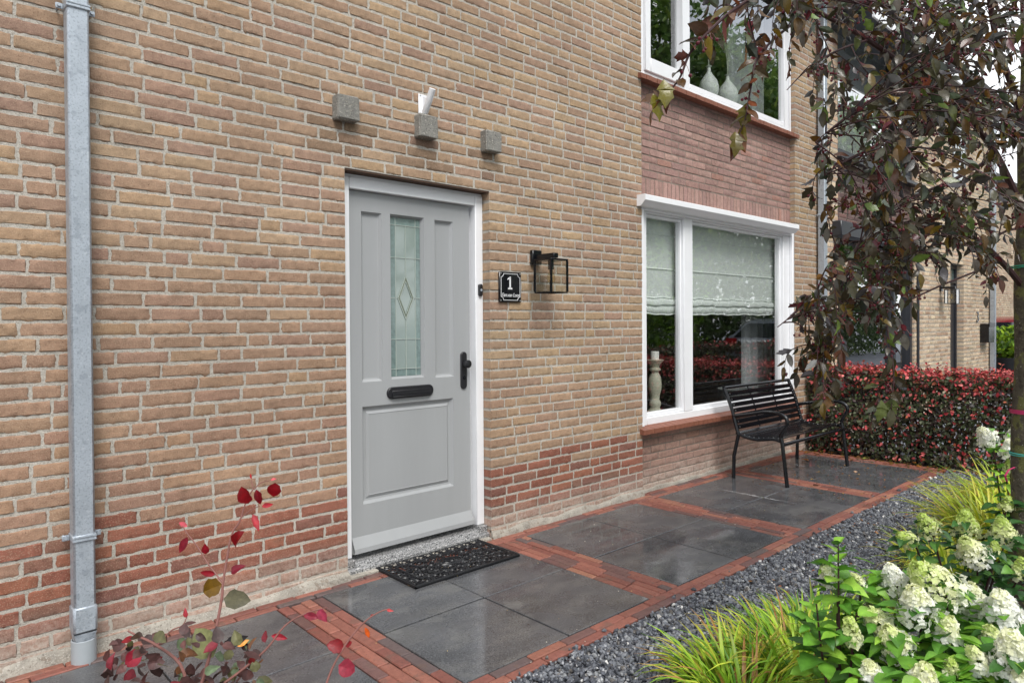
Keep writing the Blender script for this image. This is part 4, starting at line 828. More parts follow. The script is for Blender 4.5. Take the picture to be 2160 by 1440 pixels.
grass(4.35, -2.25, 260, .34, 'green grass clump just beyond the green hydrangea heads', GR2, rad=.16, sd=5)
grass(5.0, -2.38, 760, .55, 'large yellow grass clump in the middle of the gravel strip', GR2, rad=.2, sd=6, wid=.014)
grass(5.75, -2.30, 560, .55, 'yellow grass clump nearest the hedge corner', GR2, rad=.2, sd=7, wid=.014)
grass(4.70, -2.66, 520, .52, 'yellow grass clump directly left of the tree trunk', GR2, rad=.2, sd=8, wid=.014)
for i, (u, v, n, L, lab) in enumerate(((1013, 1136, 30, .05, 'small green weed at the right brick corner of the doorway'), (1386, 1300, 14, .05, 'tiny weed at the brick edging beside the gravel'), (1552, 1205, 14, .04, 'small pale weed at the edging near the wet slab'), (1609, 1048, 6, .06, 'thin yellow weed in the joint near the bench front leg'), (1274, 1302, 18, .03, 'dry tuft at the slab corner beside the edging'))):
    p = Z0(u, v); grass(p[0], p[1], n, L, lab, GR3 if i < 4 else [((190, 170, 90), 1)], rad=.012, wid=.004, sd=20+i, name='weed', cat='weed', group='weeds in the paving joints')
# ---------------------------------------------------------------- hydrangeas
LG = [((106, 156, 54), 4), ((86, 136, 48), 4), ((130, 176, 62), 3), ((64, 108, 44), 2.5), ((150, 190, 72), 1.5)]
LGd = [((62, 104, 50), 4), ((50, 88, 44), 4), ((80, 122, 54), 2), ((100, 144, 60), 1)]
def petalcol(gr, g, n): # gr 0 white .. 1 lime
    w = lin((250, 250, 243)); y_ = lin((238, 240, 190)); l_ = lin((190, 212, 104)); gr = np.clip(gr+g.normal(0, .12, n), 0, 1)[:, None]; return np.where(gr < .5, w+(y_-w)*gr*2, y_+(l_-y_)*(gr-.5)*2)*g.uniform(.9, 1.05, (n, 1))
def panicle(c, ax, L, R, green, dens, parent, g):
    """flower head: cone around axis ax from base c, length L, base radius R"""
    ax = ax/np.linalg.norm(ax); e1 = np.cross(ax, (0, 0, 1.)); e1 = e1/np.linalg.norm(e1) if np.linalg.norm(e1) > .01 else np.array([1., 0, 0]); e2 = np.cross(ax, e1)
    n = int(dens*270); s = g.random(n)**.8; a = g.uniform(0, 2*np.pi, n); rr = R*(1-.80*s**1.15)*(np.clip(s*5+.6, 0, 1))*g.uniform(.72, 1.12, n)
    P = c+ax*(s*L)[:, None]+e1*(rr*np.cos(a))[:, None]+e2*(rr*np.sin(a))[:, None]; out = e1*np.cos(a)[:, None]+e2*np.sin(a)[:, None]+ax*(s*1.1-.15)[:, None]; out /= np.linalg.norm(out, axis=1)[:, None]; out = out+rvec(n, g)*.6; out /= np.linalg.norm(out, axis=1)[:, None]
    gr = np.clip(green*1.25-.32+(s-.5)*.8, 0, 1); open_ = g.random(n) > np.clip(gr*1.15-.15, 0, .93); b = MB()
    fs = np.where(open_, g.uniform(.0085, .0125, n), g.uniform(.004, .007, n)); col = petalcol(gr, g, n)
    t1 = np.cross(out, rvec(n, g)); t1 /= np.linalg.norm(t1, axis=1)[:, None]; t2 = np.cross(out, t1)
    for k in range(4):
        ca, sa = math.cos(k*math.pi/2), math.sin(k*math.pi/2); d = t1*ca+t2*sa; e = -t1*sa+t2*ca; f = fs[:, None]
        V = np.stack([P, P+d*f*.6+e*f*.52+out*f*.12, P+d*f*1.15+out*f*g.uniform(-.1, .3, (n, 1)), P+d*f*.6-e*f*.52+out*f*.12], 1)
        b.add(V.reshape(-1, 3), (np.array([[0, 1, 2, 3]])[None]+(np.arange(n)*4)[:, None, None]).reshape(-1, 4)[:, ::-1], 0, np.repeat(col, 4, 0))
    m = int(60+90*green); s = g.random(m); a = g.uniform(0, 6.28, m); rr = R*.85*(1-.8*s)*g.random(m)**.4; Pb = c+ax*(s*L*.97)[:, None]+e1*(rr*np.cos(a))[:, None]+e2*(rr*np.sin(a))[:, None]
    oc = np.array([(1, 0, 0), (-1, 0, 0), (0, 1, 0), (0, -1, 0), (0, 0, 1), (0, 0, -1)], float); of = np.array([(0, 2, 4), (2, 1, 4), (1, 3, 4), (3, 0, 4), (2, 0, 5), (1, 2, 5), (3, 1, 5), (0, 3, 5)])
    b.add((Pb[:, None]+oc[None]*g.uniform(.002, .004, (m, 1, 1))).reshape(-1, 3), (of[None]+(np.arange(m)*6)[:, None, None]).reshape(-1, 3), 0, np.repeat(petalcol(np.full(m, .8), g, m), 6, 0))
    fh = b.build('flower_head', m_petal, parent, smooth=False)
def hydrangea(root, heads, label, nleaf, pal, sd, spread=.25, lo=.12, shoots=()):
    g = np.random.default_rng(sd); root = np.array([root[0], root[1], 0.]); t = thing('hydrangea', label, 'hydrangea', tuple(root), 'panicle hydrangeas in the gravel bed'); LP = []; LD = []; LS = []; tops = []
    for (u, v, w, h, td, gr, tilt) in heads:
        w, h = w*1.03, h*1.06; c = D(u, v, td); R = w*td/CF*.5; L = max(h*td/CF, R*1.7)*1.05; tx = AR*tilt[0]+np.array([0, 0, 1.])*tilt[1]-AF*.25; ax = tx/np.linalg.norm(tx); c0 = c-ax*L*.5
        panicle(c0, ax, L, R, gr, min(1.4, (w*td/CF/.12)**1.6)+.15, t, g); rt = root+np.array([0, 0, -.02]); mid = rt*.35+c0*.65; mid[2] = c0[2]*.55
        Pth = arc([rt, mid, c0-ax*.02, c0+ax*L*.5], 5); st = MB(); st.tube(Pth, np.linspace(.006, .0022, len(Pth)), 6); st.build('stem', m_twig, t); tops.append(Pth)
    for (u, v, td) in shoots:
        c = D(u, v, td); rt = root+np.array([0, 0, -.02]); mid = rt*.3+c*.7; mid[2] = c[2]*.6; Pth = arc([rt, mid, c], 6); st = MB(); st.tube(Pth, np.linspace(.006, .002, len(Pth)), 6); st.build('stem', m_twig, t); tops.append(Pth)
        for k in range(7):
            for s in range(2):
                a = k*1.57+s*math.pi; LP.append(c-np.array([0, 0, .028*k])); LD.append((math.cos(a), math.sin(a), .55-.10*k)); LS.append(.05+.009*k)
    for k in range(nleaf):
        p = tops[g.integers(len(tops))]; q = p[int(g.uniform(.3, .96)*(len(p)-1))]; a = g.uniform(0, 6.28); LP.append(q+np.array([math.cos(a), math.sin(a), 0])*g.uniform(0, .05)+np.array([0, 0, g.normal(0, .02)])); LD.append((math.cos(a), math.sin(a), g.uniform(-.5, .45))); LS.append(g.uniform(.045, .082))
    n = len(LP); b = MB(); put_leaves(b, 'ovate', np.array(LP), np.array(LD), np.array([0, 0, 1.])+rvec(n, g)*.35, np.array(LS), palette(pal, n, .16, g), rg=g); b.build('foliage', m_leaf, t)
UP = (0, 1)
HA = [(1961, 1226, 112, 100, 2.25, .62, (-.75, .75)), (1884, 1216, 62, 50, 2.35, .05, (-.4, .9)), (1933, 1270, 86, 62, 2.15, .3, (-.3, .9)), (2000, 1331, 60, 58, 2.1, .38, (0, 1)), (1848, 1305, 62, 50, 2.2, .55, (-.6, .8)), (1881, 1348, 76, 56, 2.1, .5, (-.5, .8)),
      (1835, 1411, 46, 38, 2.05, .4, (-.3, 1)), (1948, 1428, 72, 46, 1.95, .45, (0, 1)), (2006, 1403, 34, 26, 2.0, .8, (0, 1))]
HB = [(2049, 1263, 72, 62, 2.3, .22, (-.2, 1)), (2113, 1280, 88, 72, 2.2, .2, (-.3, 1)), (2138, 1372, 96, 90, 1.95, .28, (-.3, 1)), (2058, 1387, 52, 56, 2.0, .5, (-.5, .8)), (2092, 1338, 50, 40, 2.1, .55, (-.4, .9)), (2070, 1297, 34, 26, 2.4, .6, (-.2, 1)), (2165, 1440, 80, 60, 1.9, .3, (0, 1)), (2230, 1330, 90, 80, 2.2, .2, (.3, 1)), (2250, 1240, 80, 70, 2.5, .3, (.3, 1))]
HC = [(1952, 1103, 52, 46, 3.1, .92, (-.6, .8)), (1908, 1135, 42, 34, 3.0, .9, (-.9, .5)), (2037, 1102, 64, 42, 3.2, .9, (-.2, 1)), (2046, 1158, 68, 56, 2.9, .5, (-.6, .8)), (2114, 1115, 60, 46, 3.1, .75, (-.3, 1)), (2098, 1153, 26, 22, 3.0, .9, (0, 1)), (2150, 1196, 34, 44, 2.8, .85, (0, 1)), (2125, 1060, 30, 26, 3.3, .9, (0, 1)), (2230, 1130, 60, 50, 3.1, .6, (.2, 1))]
HD = [(2079, 918, 46, 40, 3.9, .15, (-.7, .7)), (2129, 945, 38, 36, 3.8, .1, (-.2, 1)), (2140, 915, 34, 30, 3.95, .2, (0, 1)), (2126, 982, 18, 24, 3.8, .9, (0, 1)), (2220, 930, 50, 45, 3.9, .15, (.2, 1))]
HE = [(1750, 1209, 50, 42, 2.35, .4, (-.6, .8)), (1803, 1225, 38, 34, 2.35, .5, (-.5, .8)), (1794, 1328, 46, 58, 2.15, .75, (-.2, 1))]
def under(u, v, td, dx=0, dy=0): p = D(u, v, td); return (p[0]+dx, p[1]+dy)
hydrangea(under(1950, 1350, 2.25), HA, 'panicle hydrangea with big half green cone and white heads at bottom right centre', 420, LG, 31)
hydrangea(under(2120, 1350, 2.2), HB, 'panicle hydrangea with the largest round white heads in the bottom right corner', 360, LG, 32)
hydrangea(under(2050, 1150, 3.15), HC, 'panicle hydrangea with lime green unopened heads left of the trunk foot', 330, LGd, 33)
hydrangea(under(2150, 990, 3.9), HD, 'hydrangea with small white heads in front of the hedge beside the trunk', 120, LG, 34)
hydrangea(under(1775, 1420, 2.2), HE, 'tall leafy hydrangea shoot with two pale heads beside the grass', 130, LG, 35, shoots=((1768, 1148, 2.3), (1722, 1272, 2.2), (1806, 1290, 2.3)))
print('hydrangea ok')
# ---------------------------------------------------------------- crab apple tree
TC = D(2170, 1270, 3.3)[:2]
tree = thing('crab_apple_tree', 'crab apple tree with dark purple green leaves and mossy trunk at right edge', 'tree', (TC[0], TC[1], 0))
g = np.random.default_rng(77)
b = MB(); zs = np.linspace(-.03, 3.4, 30); P = [(TC[0]+.012*math.sin(z*2.1), TC[1]+.012*math.cos(z*1.7), z) for z in zs]; b.tube(P, [(.078 if z < .1 else .072)*(1-.12*max(z, 0)/1.5*.4)*(1 if z < 1.75 else max(.35, 1-(z-1.75)*.45))+.004*math.sin(z*9) for z in zs], 20); b.build('trunk', m_bark, tree)
BRN = [ # (u,v,t) polylines, radius start/end
 ([(2168, 470, 3.3), (2085, 300, 3.15), (1962, 182, 2.95), (1830, 85, 2.75), (1720, 22, 2.55), (1600, -50, 2.35)], .017, .006),
 ([(2168, 620, 3.3), (2120, 560, 3.2), (2050, 500, 3.05), (1960, 478, 2.9), (1870, 500, 2.75), (1800, 560, 2.65), (1760, 640, 2.6)], .015, .004),
 ([(2165, 330, 3.3), (2140, 200, 3.2), (2105, 100, 3.1), (2085, -20, 3.0), (2070, -120, 2.9)], .016, .010),
 ([(2100, 90, 3.1), (2010, 60, 2.8), (1900, 20, 2.6), (1800, 5, 2.4), (1700, -10, 2.2)], .009, .004),
 ([(1700, -30, 2.2), (1620, -15, 1.9), (1560, 12, 1.75), (1500, 62, 1.68), (1456, 112, 1.64), (1432, 168, 1.62), (1392, 212, 1.60)], .006, .0016),
 ([(1720, 20, 2.5), (1660, 60, 2.2), (1600, 120, 2.0), (1583, 190, 1.95), (1572, 250, 1.93), (1556, 290, 1.92)], .005, .0014),
 ([(2030, 235, 3.05), (1960, 270, 2.8), (1880, 300, 2.6), (1800, 330, 2.45), (1740, 370, 2.35)], .008, .002),
 ([(2100, 330, 3.2), (2010, 380, 3.0), (1920, 420, 2.8), (1840, 480, 2.6), (1780, 560, 2.45), (1700, 640, 2.4), (1640, 690, 2.38)], .009, .0016),
 ([(1870, 500, 2.75), (1860, 580, 2.6), (1870, 680, 2.5), (1885, 780, 2.45), (1880, 860, 2.42)], .005, .0014),
 ([(1800, 560, 2.65), (1770, 650, 2.5), (1745, 740, 2.4), (1742, 820, 2.38)], .004, .0014),
 ([(2150, 480, 3.2), (2100, 500, 3.0), (2070, 560, 2.9), (2040, 590, 2.85)], .006, .0014),
 ([(1960, 182, 2.95), (1900, 200, 2.6), (1840, 210, 2.4), (1780, 250, 2.3), (1720, 300, 2.2)], .006, .0014),
 ([(1830, 85, 2.75), (1760, 110, 2.5), (1700, 150, 2.4), (1660, 190, 2.3)], .005, .0014),
 ([(2090, 560, 3.1), (1990, 600, 2.8), (1900, 640, 2.65), (1820, 660, 2.5), (1720, 650, 2.4)], .005, .0014),
 ([(2168, 300, 3.3), (2260, 150, 3.3), (2400, 60, 3.4)], .016, .006), ([(2168, 500, 3.3), (2300, 400, 3.5), (2450, 350, 3.8)], .014, .005), ([(2168, 380, 3.3), (2200, 250, 3.9), (2150, 120, 4.6)], .014, .005)]
allP = []; allT = []
for pl, r0, r1 in BRN:
    P = arc([D(*p) for p in pl], 7); b = MB(); b.tube(P, np.linspace(r0, r1, len(P)), 8); b.build('branch', m_twig, tree); allP.append(P)
AP = np.concatenate(allP)
# twigs toward sampled targets; weights follow where the crown is dense
REG = [((1790, 2160), (-60, 200), (2.0, 3.4), 95), ((1960, 2170), (0, 300), (2.2, 3.4), 60), ((1850, 2140), (180, 440), (2.0, 3.3), 92), ((1740, 1860), (380, 560), (2.1, 2.9), 22), ((1850, 2120), (420, 540), (2.3, 3.1), 52), ((1740, 1930), (540, 690), (2.2, 2.8), 32), ((1660, 1770), (620, 760), (2.2, 2.6), 26),
       ((1690, 1790), (700, 830), (2.2, 2.6), 12), ((1840, 1890), (700, 860), (2.3, 2.6), 5), ((1660, 1780), (-20, 130), (1.9, 2.5), 18), ((1500, 1680), (-60, 60), (1.7, 2.3), 20), ((1700, 1800), (150, 400), (2.1, 2.5), 14), ((2000, 2130), (520, 600), (2.7, 3.1), 8), ((2140, 2500), (-100, 500), (2.6, 4.2), 70), ((1900, 2160), (-300, -40), (2.4, 4.), 40)]
TW = MB(); LP = []; LD = []; LN = []; LS = []; berries = []
def twigleaves(P, dens=1.0, sz=.051):
    s = np.concatenate([[0], np.cumsum(np.linalg.norm(np.diff(P, axis=0), axis=1))]); tot = s[-1]; q = tot*.18; k = 0
    while q < tot:
        p = np.array([np.interp(q, s, P[:, i]) for i in range(3)]); i = min(len(P)-2, int(np.searchsorted(s, q)-1)); d = P[i+1]-P[i]; d = d/np.linalg.norm(d); a = k*2.4+g.uniform(-.5, .5); side = np.cross(d, rvec(1, g)[0]); side /= np.linalg.norm(side)+1e-9
        ld = d*.65+side*.95+np.array([0, 0, -.28]); LP.append(p); LD.append(ld/np.linalg.norm(ld)); LN.append(-AF*g.uniform(-.6, 1)+rvec(1, g)[0]*.8+np.array([0, 0, .4])); LS.append(sz*g.uniform(.6, 1.15)); q += g.uniform(.012, .03)/dens; k += 1
        if g.random() < .16: berries.append(p)
    LP.append(P[-1]); LD.append((P[-1]-P[-2])/np.linalg.norm(P[-1]-P[-2])+np.array([0, 0, -.5])); LN.append(rvec(1, g)[0]*.6-AF*.5); LS.append(sz*1.1)
for (ur, vr, tr, n) in REG:
    for _ in range(int(n*.72)):
        T = D(g.uniform(*ur), g.uniform(*vr), g.uniform(*tr)); dd = np.linalg.norm(AP-T, axis=1); cand = np.argsort(dd+.25*np.maximum(0, T[2]-AP[:, 2]))[:12]; A = AP[g.choice(cand)]
        ln = np.linalg.norm(T-A)
        if ln < .03: continue
        mid = (A+T)/2+np.array([0, 0, .12*ln])+rvec(1, g)[0]*.08*ln; P = arc([A, mid, T, T+(T-mid)*.25+np.array([0, 0, -.05])], 4); TW.tube(P, np.linspace(.0028, .001, len(P)), 4); twigleaves(P, .75 if ln > .3 else 1)
near0 = len(LP)
for i in (4, 5): twigleaves(allP[i][int(len(allP[i])*.2):], .95, .062)
near1 = len(LP)
for i in (8, 9): twigleaves(allP[i][int(len(allP[i])*.25):], .7, .066)
TW.build('twigs', m_twig, tree)
LP, LD, LN, LS = map(np.array, (LP, LD, LN, LS)); n = len(LP); print('tree leaves', n)
CP = [((62, 60, 56), 4), ((52, 58, 46), 4), ((80, 76, 78), 3), ((62, 72, 50), 3), ((112, 78, 34), 3.0), ((96, 40, 46), 1.8), ((116, 124, 108), 1.1), ((132, 132, 128), .8), ((104, 126, 56), 1.3), ((134, 110, 36), .9)]
C = palette(CP, n, .22, g)*.94; C[near0:near1] = palette([((116, 66, 42), 4), ((98, 56, 44), 3), ((120, 52, 56), 2), ((126, 110, 40), 2), ((96, 60, 34), 3), ((70, 60, 48), 2)], near1-near0, .15, g); lob = g.random(n) < .15; b = MB()
left = LP@AR/(1) < -5; put_leaves(b, 'oval', LP[~lob], LD[~lob], LN[~lob], LS[~lob], C[~lob], rg=g); put_leaves(b, 'lobed', LP[lob], LD[lob], LN[lob], LS[lob]*1.1, C[lob], rg=g)
ST = [(2042, 330+140, .085, (96, 138, 40), 2.6, 'oval'), (2072, 460, .09, (88, 130, 44), 2.6, 'oval'), (1838, 545, .085, (150, 168, 96), 2.4, 'lobed'), (1985, 118, .09, (160, 176, 150), 2.4, 'lobed'), (1400, 185, .07, (146, 140, 40), 1.6, 'lobed'), (1378, 215, .07, (140, 136, 30), 1.6, 'lobed'), (1551, 295, .075, (120, 108, 30), 1.92, 'lobed'), (1575, 235, .07, (128, 122, 34), 1.95, 'lobed'), (1945, 165, .08, (190, 70, 30), 2.5, 'lobed'), (1885, 855, .08, (96, 120, 56), 2.42, 'lobed'), (1860, 860, .08, (104, 128, 62), 2.42, 'lobed')]
for (u, v, s, c, td, k) in ST: put_leaves(b, k, [D(u, v-18, td)], [(g.normal(0, .2), g.normal(0, .2), -1)], [-AF+rvec(1, g)[0]*.3], s, lin(c), rg=g)
b.build('crown', m_tleaf, tree)
b = MB(); sk = MB()
for p in berries:
    for k in range(g.integers(2, 5)):
        q = p+np.array([g.normal(0, .012), g.normal(0, .012), -g.uniform(.012, .035)]); b.ball(q, g.uniform(.0036, .0052), n=8); sk.tube([p, (p+q)/2+np.array([0, 0, .004]), q], .0006, 3, cap=False)
b.build('berries', m_berry, tree); sk.build('berry_stalks', m_redtwig, tree)
for z, c, r_, nm in ((1.67, (40, 150, 120), .0025, 'twine'), (.78, (60, 170, 160), .0025, 'twine')):
    b = MB(); b.tube([(TC[0]+.076*math.cos(a), TC[1]+.076*math.sin(a), z+.004*math.sin(a*2)) for a in np.linspace(0, 2*math.pi, 30)], r_, 6, cap=False); b.tube([(TC[0]+.077*math.cos(a), TC[1]+.077*math.sin(a), z+.006) for a in np.linspace(0, 2*math.pi, 30)], r_, 6, cap=False); b.build(nm, M('twine_green', c, rough=.6), tree)
b = MB(); n = 24; b.add([(TC[0]+.077*math.cos(2*math.pi*k/n), TC[1]+.077*math.sin(2*math.pi*k/n), z) for z in (.975, .995) for k in range(n)], [(k, (k+1) % n, n+(k+1) % n, n+k) for k in range(n)]); b.tube([D(2140, 985, 3.22), D(2128, 990, 3.21), D(2120, 1003, 3.2), D(2124, 1015, 3.2)], .005, 6, flat=.3); b.build('pink_tie', M('pink_ribbon', (176, 40, 92), rough=.4), tree)
# ---------------------------------------------------------------- foreground beech sapling, lower left
sap = thing('beech_shrub', 'young copper beech shrub with red twigs and leaves in the lower left foreground', 'shrub', tuple(np.array([*under(400, 1460, 1.5), 0.])))
g = np.random.default_rng(5); T0 = 1.5; rt = np.array([*under(400, 1460, 1.5), 0.])
ST_ = [([(420, 1460), (440, 1390), (452, 1345), (468, 1260), (471, 1225), (488, 1130), (505, 1100), (520, 1055), (535, 1030)], .0042, .0014),
       ([(470, 1228), (440, 1190), (415, 1150), (395, 1125), (385, 1108)], .002, .001), ([(505, 1095), (525, 1078), (548, 1066)], .0015, .0009), ([(536, 1032), (550, 1018), (572, 1012)], .0014, .0008), ([(535, 1032), (530, 1012)], .0012, .0008),
       ([(430, 1470), (500, 1420), (560, 1370), (600, 1320), (640, 1295), (690, 1280)], .0032, .0012), ([(680, 1470), (700, 1410), (735, 1350), (770, 1310), (800, 1290), (822, 1283)], .0028, .0012), ([(400, 1470), (380, 1400), (330, 1360), (290, 1340), (270, 1330)], .004, .0018), ([(330, 1362), (360, 1330), (385, 1318), (395, 1298)], .002, .001)]
b = MB()
for pl, r0, r1 in ST_: P = arc([D(u, v, T0+.0004*(1440-v)) for u, v in pl], 4); b.tube(P, np.linspace(r0, r1, len(P)), 7)
for dx in (-30, 0, 60, 300): P = arc([rt+np.array([.0, .0, -.02]), D(400+dx*.4, 1600, T0), D(425+dx, 1462, T0)], 4); b.tube(P, .005, 7)
b.build('twigs', m_redtwig, sap)
b = MB()
def lf(u, v, ang, s, c, kind='ovate', face=.8, t=None):
    """leaf whose base is at pixel u,v, pointing at image angle ang (deg, 0 right, 90 up), s = length px"""
    tt = (t or T0)+.0004*(1440-v); a = math.radians(ang); d = AR*math.cos(a)+AU*math.sin(a)+AF*g.normal(0, .25); nrm = -AF*face+AU*.35+rvec(1, g)[0]*.35
    put_leaves(b, kind, [D(u, v, tt)], [d], [nrm], s*tt/CF, lin(c)*g.uniform(.9, 1.1), rg=g)
RD = (128, 10, 20)
for q in [(524, 1062, 110, 40, RD, 'round'), (540, 1032, -75, 34, (112, 16, 26), 'oval'), (580, 1018, -100, 32, RD, 'round'), (552, 1068, 12, 24, (170, 40, 50), 'oval'), (533, 1084, -62, 38, (160, 36, 46), 'oval'), (530, 1010, 95, 12, (186, 40, 46), 'oval'), (570, 1012, 15, 14, (200, 90, 96), 'oval'), (494, 1150, 58, 42, (118, 8, 16), 'round'), (395, 1132, -115, 36, (128, 26, 42), 'oval'), (434, 1168, 85, 26, (150, 26, 40), 'ovate'), (395, 1110, 165, 26, (190, 80, 90), 'oval'), (455, 1210, 175, 34, (134, 20, 32), 'oval'), (487, 1208, 32, 34, (116, 26, 42), 'ovate'),
          (468, 1232, 200, 44, (104, 76, 18), 'round'), (472, 1262, -5, 56, (82, 78, 54), 'round'), (450, 1385, 130, 72, (122, 124, 78), 'round'), (470, 1362, 20, 54, (30, 24, 26), 'oval'), (500, 1362, 25, 26, (232, 152, 60), 'oval'), (640, 1297, -8, 34, (132, 34, 52), 'oval'), (672, 1284, -52, 32, (156, 56, 76), 'ovate'), (572, 1340, -12, 34, (150, 34, 48), 'oval'), (528, 1400, 65, 34, (140, 44, 46), 'oval'), (725, 1364, 165, 36, (120, 14, 22), 'round'), (728, 1362, 30, 16, (120, 14, 22), 'round'), (714, 1402, -25, 38, (150, 50, 66), 'round'), (770, 1322, -70, 26, (214, 92, 30), 'oval'), (790, 1296, 200, 12, (170, 50, 50), 'oval'), (815, 1285, -5, 16, (190, 70, 70), 'oval'), (283, 1342, 205, 34, (140, 24, 32), 'oval'), (300, 1375, 215, 46, (146, 38, 54), 'ovate'), (342, 1385, 200, 36, (146, 28, 46), 'oval'), (392, 1302, 88, 22, (190, 70, 80), 'oval')]: lf(*q)
DK = [((96, 68, 66), 4), ((76, 58, 56), 3), ((110, 74, 70), 2), ((104, 102, 66), 2.4), ((124, 84, 56), 1.4), ((112, 128, 98), 1.6), ((130, 44, 54), .9), ((64, 46, 36), 1)]
n = 135; us = g.uniform(215, 560, n); vs = 1312+ (g.random(n)**.7)*150+np.abs(us-370)*.16
for u, v in zip(us, vs): c = palette(DK, 1, .15, g)[0]; tt = T0+g.uniform(-.12, .16); put_leaves(b, 'ovate' if g.random() < .6 else 'round', [D(u, v, tt)], [AR*g.normal(0, .8)+AU*g.normal(-.2, .6)+AF*g.normal(0, .5)], [-AF*.4+np.array([0, 0, 1.])*.7+rvec(1, g)[0]*.6], g.uniform(.020, .040), c*.85, rg=g)
b.build('foliage', M('beech_leaf_near', attr=True, rough=.4, nscale=120, namt=.25, bscale=[(220, .4)], bdist=.002, trans=.25, spec=.4), sap)
# ---------------------------------------------------------------- neighbour house
nb = thing('brick_house', 'pale brick neighbour house with anthracite window frames and door beyond the hedge', 'house', (8.1, 0, 0))
D3 = (12.86, 13.60, -.2, 2.36); NBX0, NBX1 = 8.46, 11.15
hol = [D3, (NBX0, NBX1, -.2, EAVE-2*CR)]
mb = MB(); bricks(mb, lay(8.03, 15.5, 0, EAVE, hol, CR, .012, col_pale, seed=13), 0.0, nu=4, nv=3); mortar(mb, 8.03, 15.5, -.05, EAVE, .0030, hol, .12, 1); mb.box((15.48, .11, -.05), (15.5, 5, EAVE), 1); mb.build('wall', [m_brick, m_mortar], nb)
bay_panel(nb, NBX0, NBX1, 0, .5, col_purple, 19, nu=4); bay_panel(nb, NBX0, NBX1, 2.62, 3.38, col_purple, 18, nu=4)
for z0, z1, nm in ((.5, 2.6, 0), (3.42, EAVE-2.2*CR, 1)):
    mb = MB(); bars(mb, .03, .13, [(NBX0+.003, NBX0+.09, z0, z1), (NBX1-.09, NBX1-.003, z0, z1), (NBX1-.75, NBX1-.66, z0+.09, z1-.09)]); bars(mb, .031, .129, [(NBX0+.091, NBX1-.091, z0+.001, z0+.089), (NBX0+.091, NBX1-.091, z1-.089, z1-.001)]); wn = mb.build('window', m_dark, nb)
    mb = MB(); mb.box((NBX0+.085, .09, z0+.085), (NBX1-.745, .098, z1-.085)); mb.build('pane', m_glass, wn); mb = MB(); mb.box((NBX1-.665, .09, z0+.085), (NBX1-.085, .098, z1-.085)); mb.build('pane', m_glass, wn)
    mb = MB(); mb.box((NBX0-.03, -.05, z0-.05), (NBX1+.03, .05, z0-.003), bev=.004); mb.build('sill', m_dark, wn)
    mb = MB(); a, b_, c, d = 8.2, 11.4, .15, 3.5
    for q in ([(a, c, z0-.3), (b_, c, z0-.3), (b_, d, z0-.3), (a, d, z0-.3)], [(a, c, z1+.2), (a, d, z1+.2), (b_, d, z1+.2), (b_, c, z1+.2)], [(a, d, z0-.3), (b_, d, z0-.3), (b_, d, z1+.2), (a, d, z1+.2)], [(a, c, z0-.3), (a, d, z0-.3), (a, d, z1+.2), (a, c, z1+.2)], [(b_, c, z0-.3), (b_, c, z1+.2), (b_, d, z1+.2), (b_, d, z0-.3)]): mb.add(q, [(0, 1, 2, 3)])
    mb.build('room_interior', m_room, nb, smooth=False)
    if nm: mb = MB(); mb.box((NBX0+.1, .14, z0+.1), (NBX1-.1, .15, z1-.08)); mb.build('sky_reflection_sheet', M('sky_reflection_white', (236, 238, 240), rough=.8, trans=.2), wn)  # added white sheet behind the upper panes, stands in for reflected sky
mb = MB(); mb.box((8.30, -.11, 2.42), (NBX1+.1, .03, 2.60), bev=.01); mb.build('roller_shutter_box', m_dark, nb)
ce = PY(1797, 25, -.45)
mb = MB(); mb.box((8.28, -.449, 4.84), (11.65, .0, 4.99)); mb.build('canopy', m_dark, nb, smooth=False); mb = MB(); mb.box((8.281, -.475, 4.835), (11.65, -.4495, 5.0), bev=.003); mb.build('fascia', m_pvc, nb)
mb = MB(); mb.box((D3[0]+.002, .10, .06), (D3[0]+.06, .16, D3[3]-.004)); mb.box((D3[1]-.06, .10, .06), (D3[1]-.002, .16, D3[3]-.004)); mb.box((D3[0]+.061, .101, D3[3]-.07), (D3[1]-.061, .159, D3[3]-.005)); mb.box((D3[0]+.061, .101, 2.05), (D3[1]-.061, .159, 2.1)); mb.build('door_frame', m_dark, nb)
mb = MB(); mb.box((D3[0]+.062, .125, .05), (D3[1]-.062, .165, 2.048), bev=.003); dr = mb.build('door', m_dark, nb); mb = MB(); mb.box((D3[0]+.12, .118, .75), (D3[0]+.24, .124, 1.95)); mb.build('glass', m_dglass2, dr); mb = MB(); mb.box((D3[0]+.075, .13, 2.11), (D3[1]-.075, .136, D3[3]-.08)); mb.build('glass', m_dglass2, nb)
mb = MB(); mb.box((D3[0], -.02, -.02), (D3[1], .16, .05)); mb.build('threshold', m_cement, nb)
mb = MB(); mb.box((8.03, .1, EAVE), (15.5, 5, EAVE+.06)); V = [(8.06, -.3, EAVE+.01), (15.6, -.3, EAVE+.01), (15.6, 4.5, EAVE+3.2), (8.06, 4.5, EAVE+3.2)]; mb.add(V+[(x, y, z-.12) for x, y, z in V], [(0, 1, 2, 3), (7, 6, 5, 4), (4, 5, 1, 0), (5, 6, 2, 1)]); mb.build('roof', m_roof, nb, smooth=False)
downpipe(15.16, 15.26, EAVE, -.02, nb); mb = MB(); mb.tube([(11.24, -.02, 0), (11.24, -.02, 2.9)], .018, 8); mb.build('cable_pipe', m_dark, nb)
for (xx, z) in ((12.95, 3.6),): # small upper window
    mb = MB(); bars(mb, -.006, .03, [(12.95, 13.02, 3.7, 4.7), (13.63, 13.7, 3.7, 4.7)]); bars(mb, -.005, .029, [(13.02, 13.63, 3.7, 3.77), (13.02, 13.63, 4.63, 4.7)]); wn = mb.build('window', m_dark, nb); mb = MB(); mb.box((13.02, -.004, 3.77), (13.63, .004, 4.63)); mb.build('pane', m_dglass2, wn)
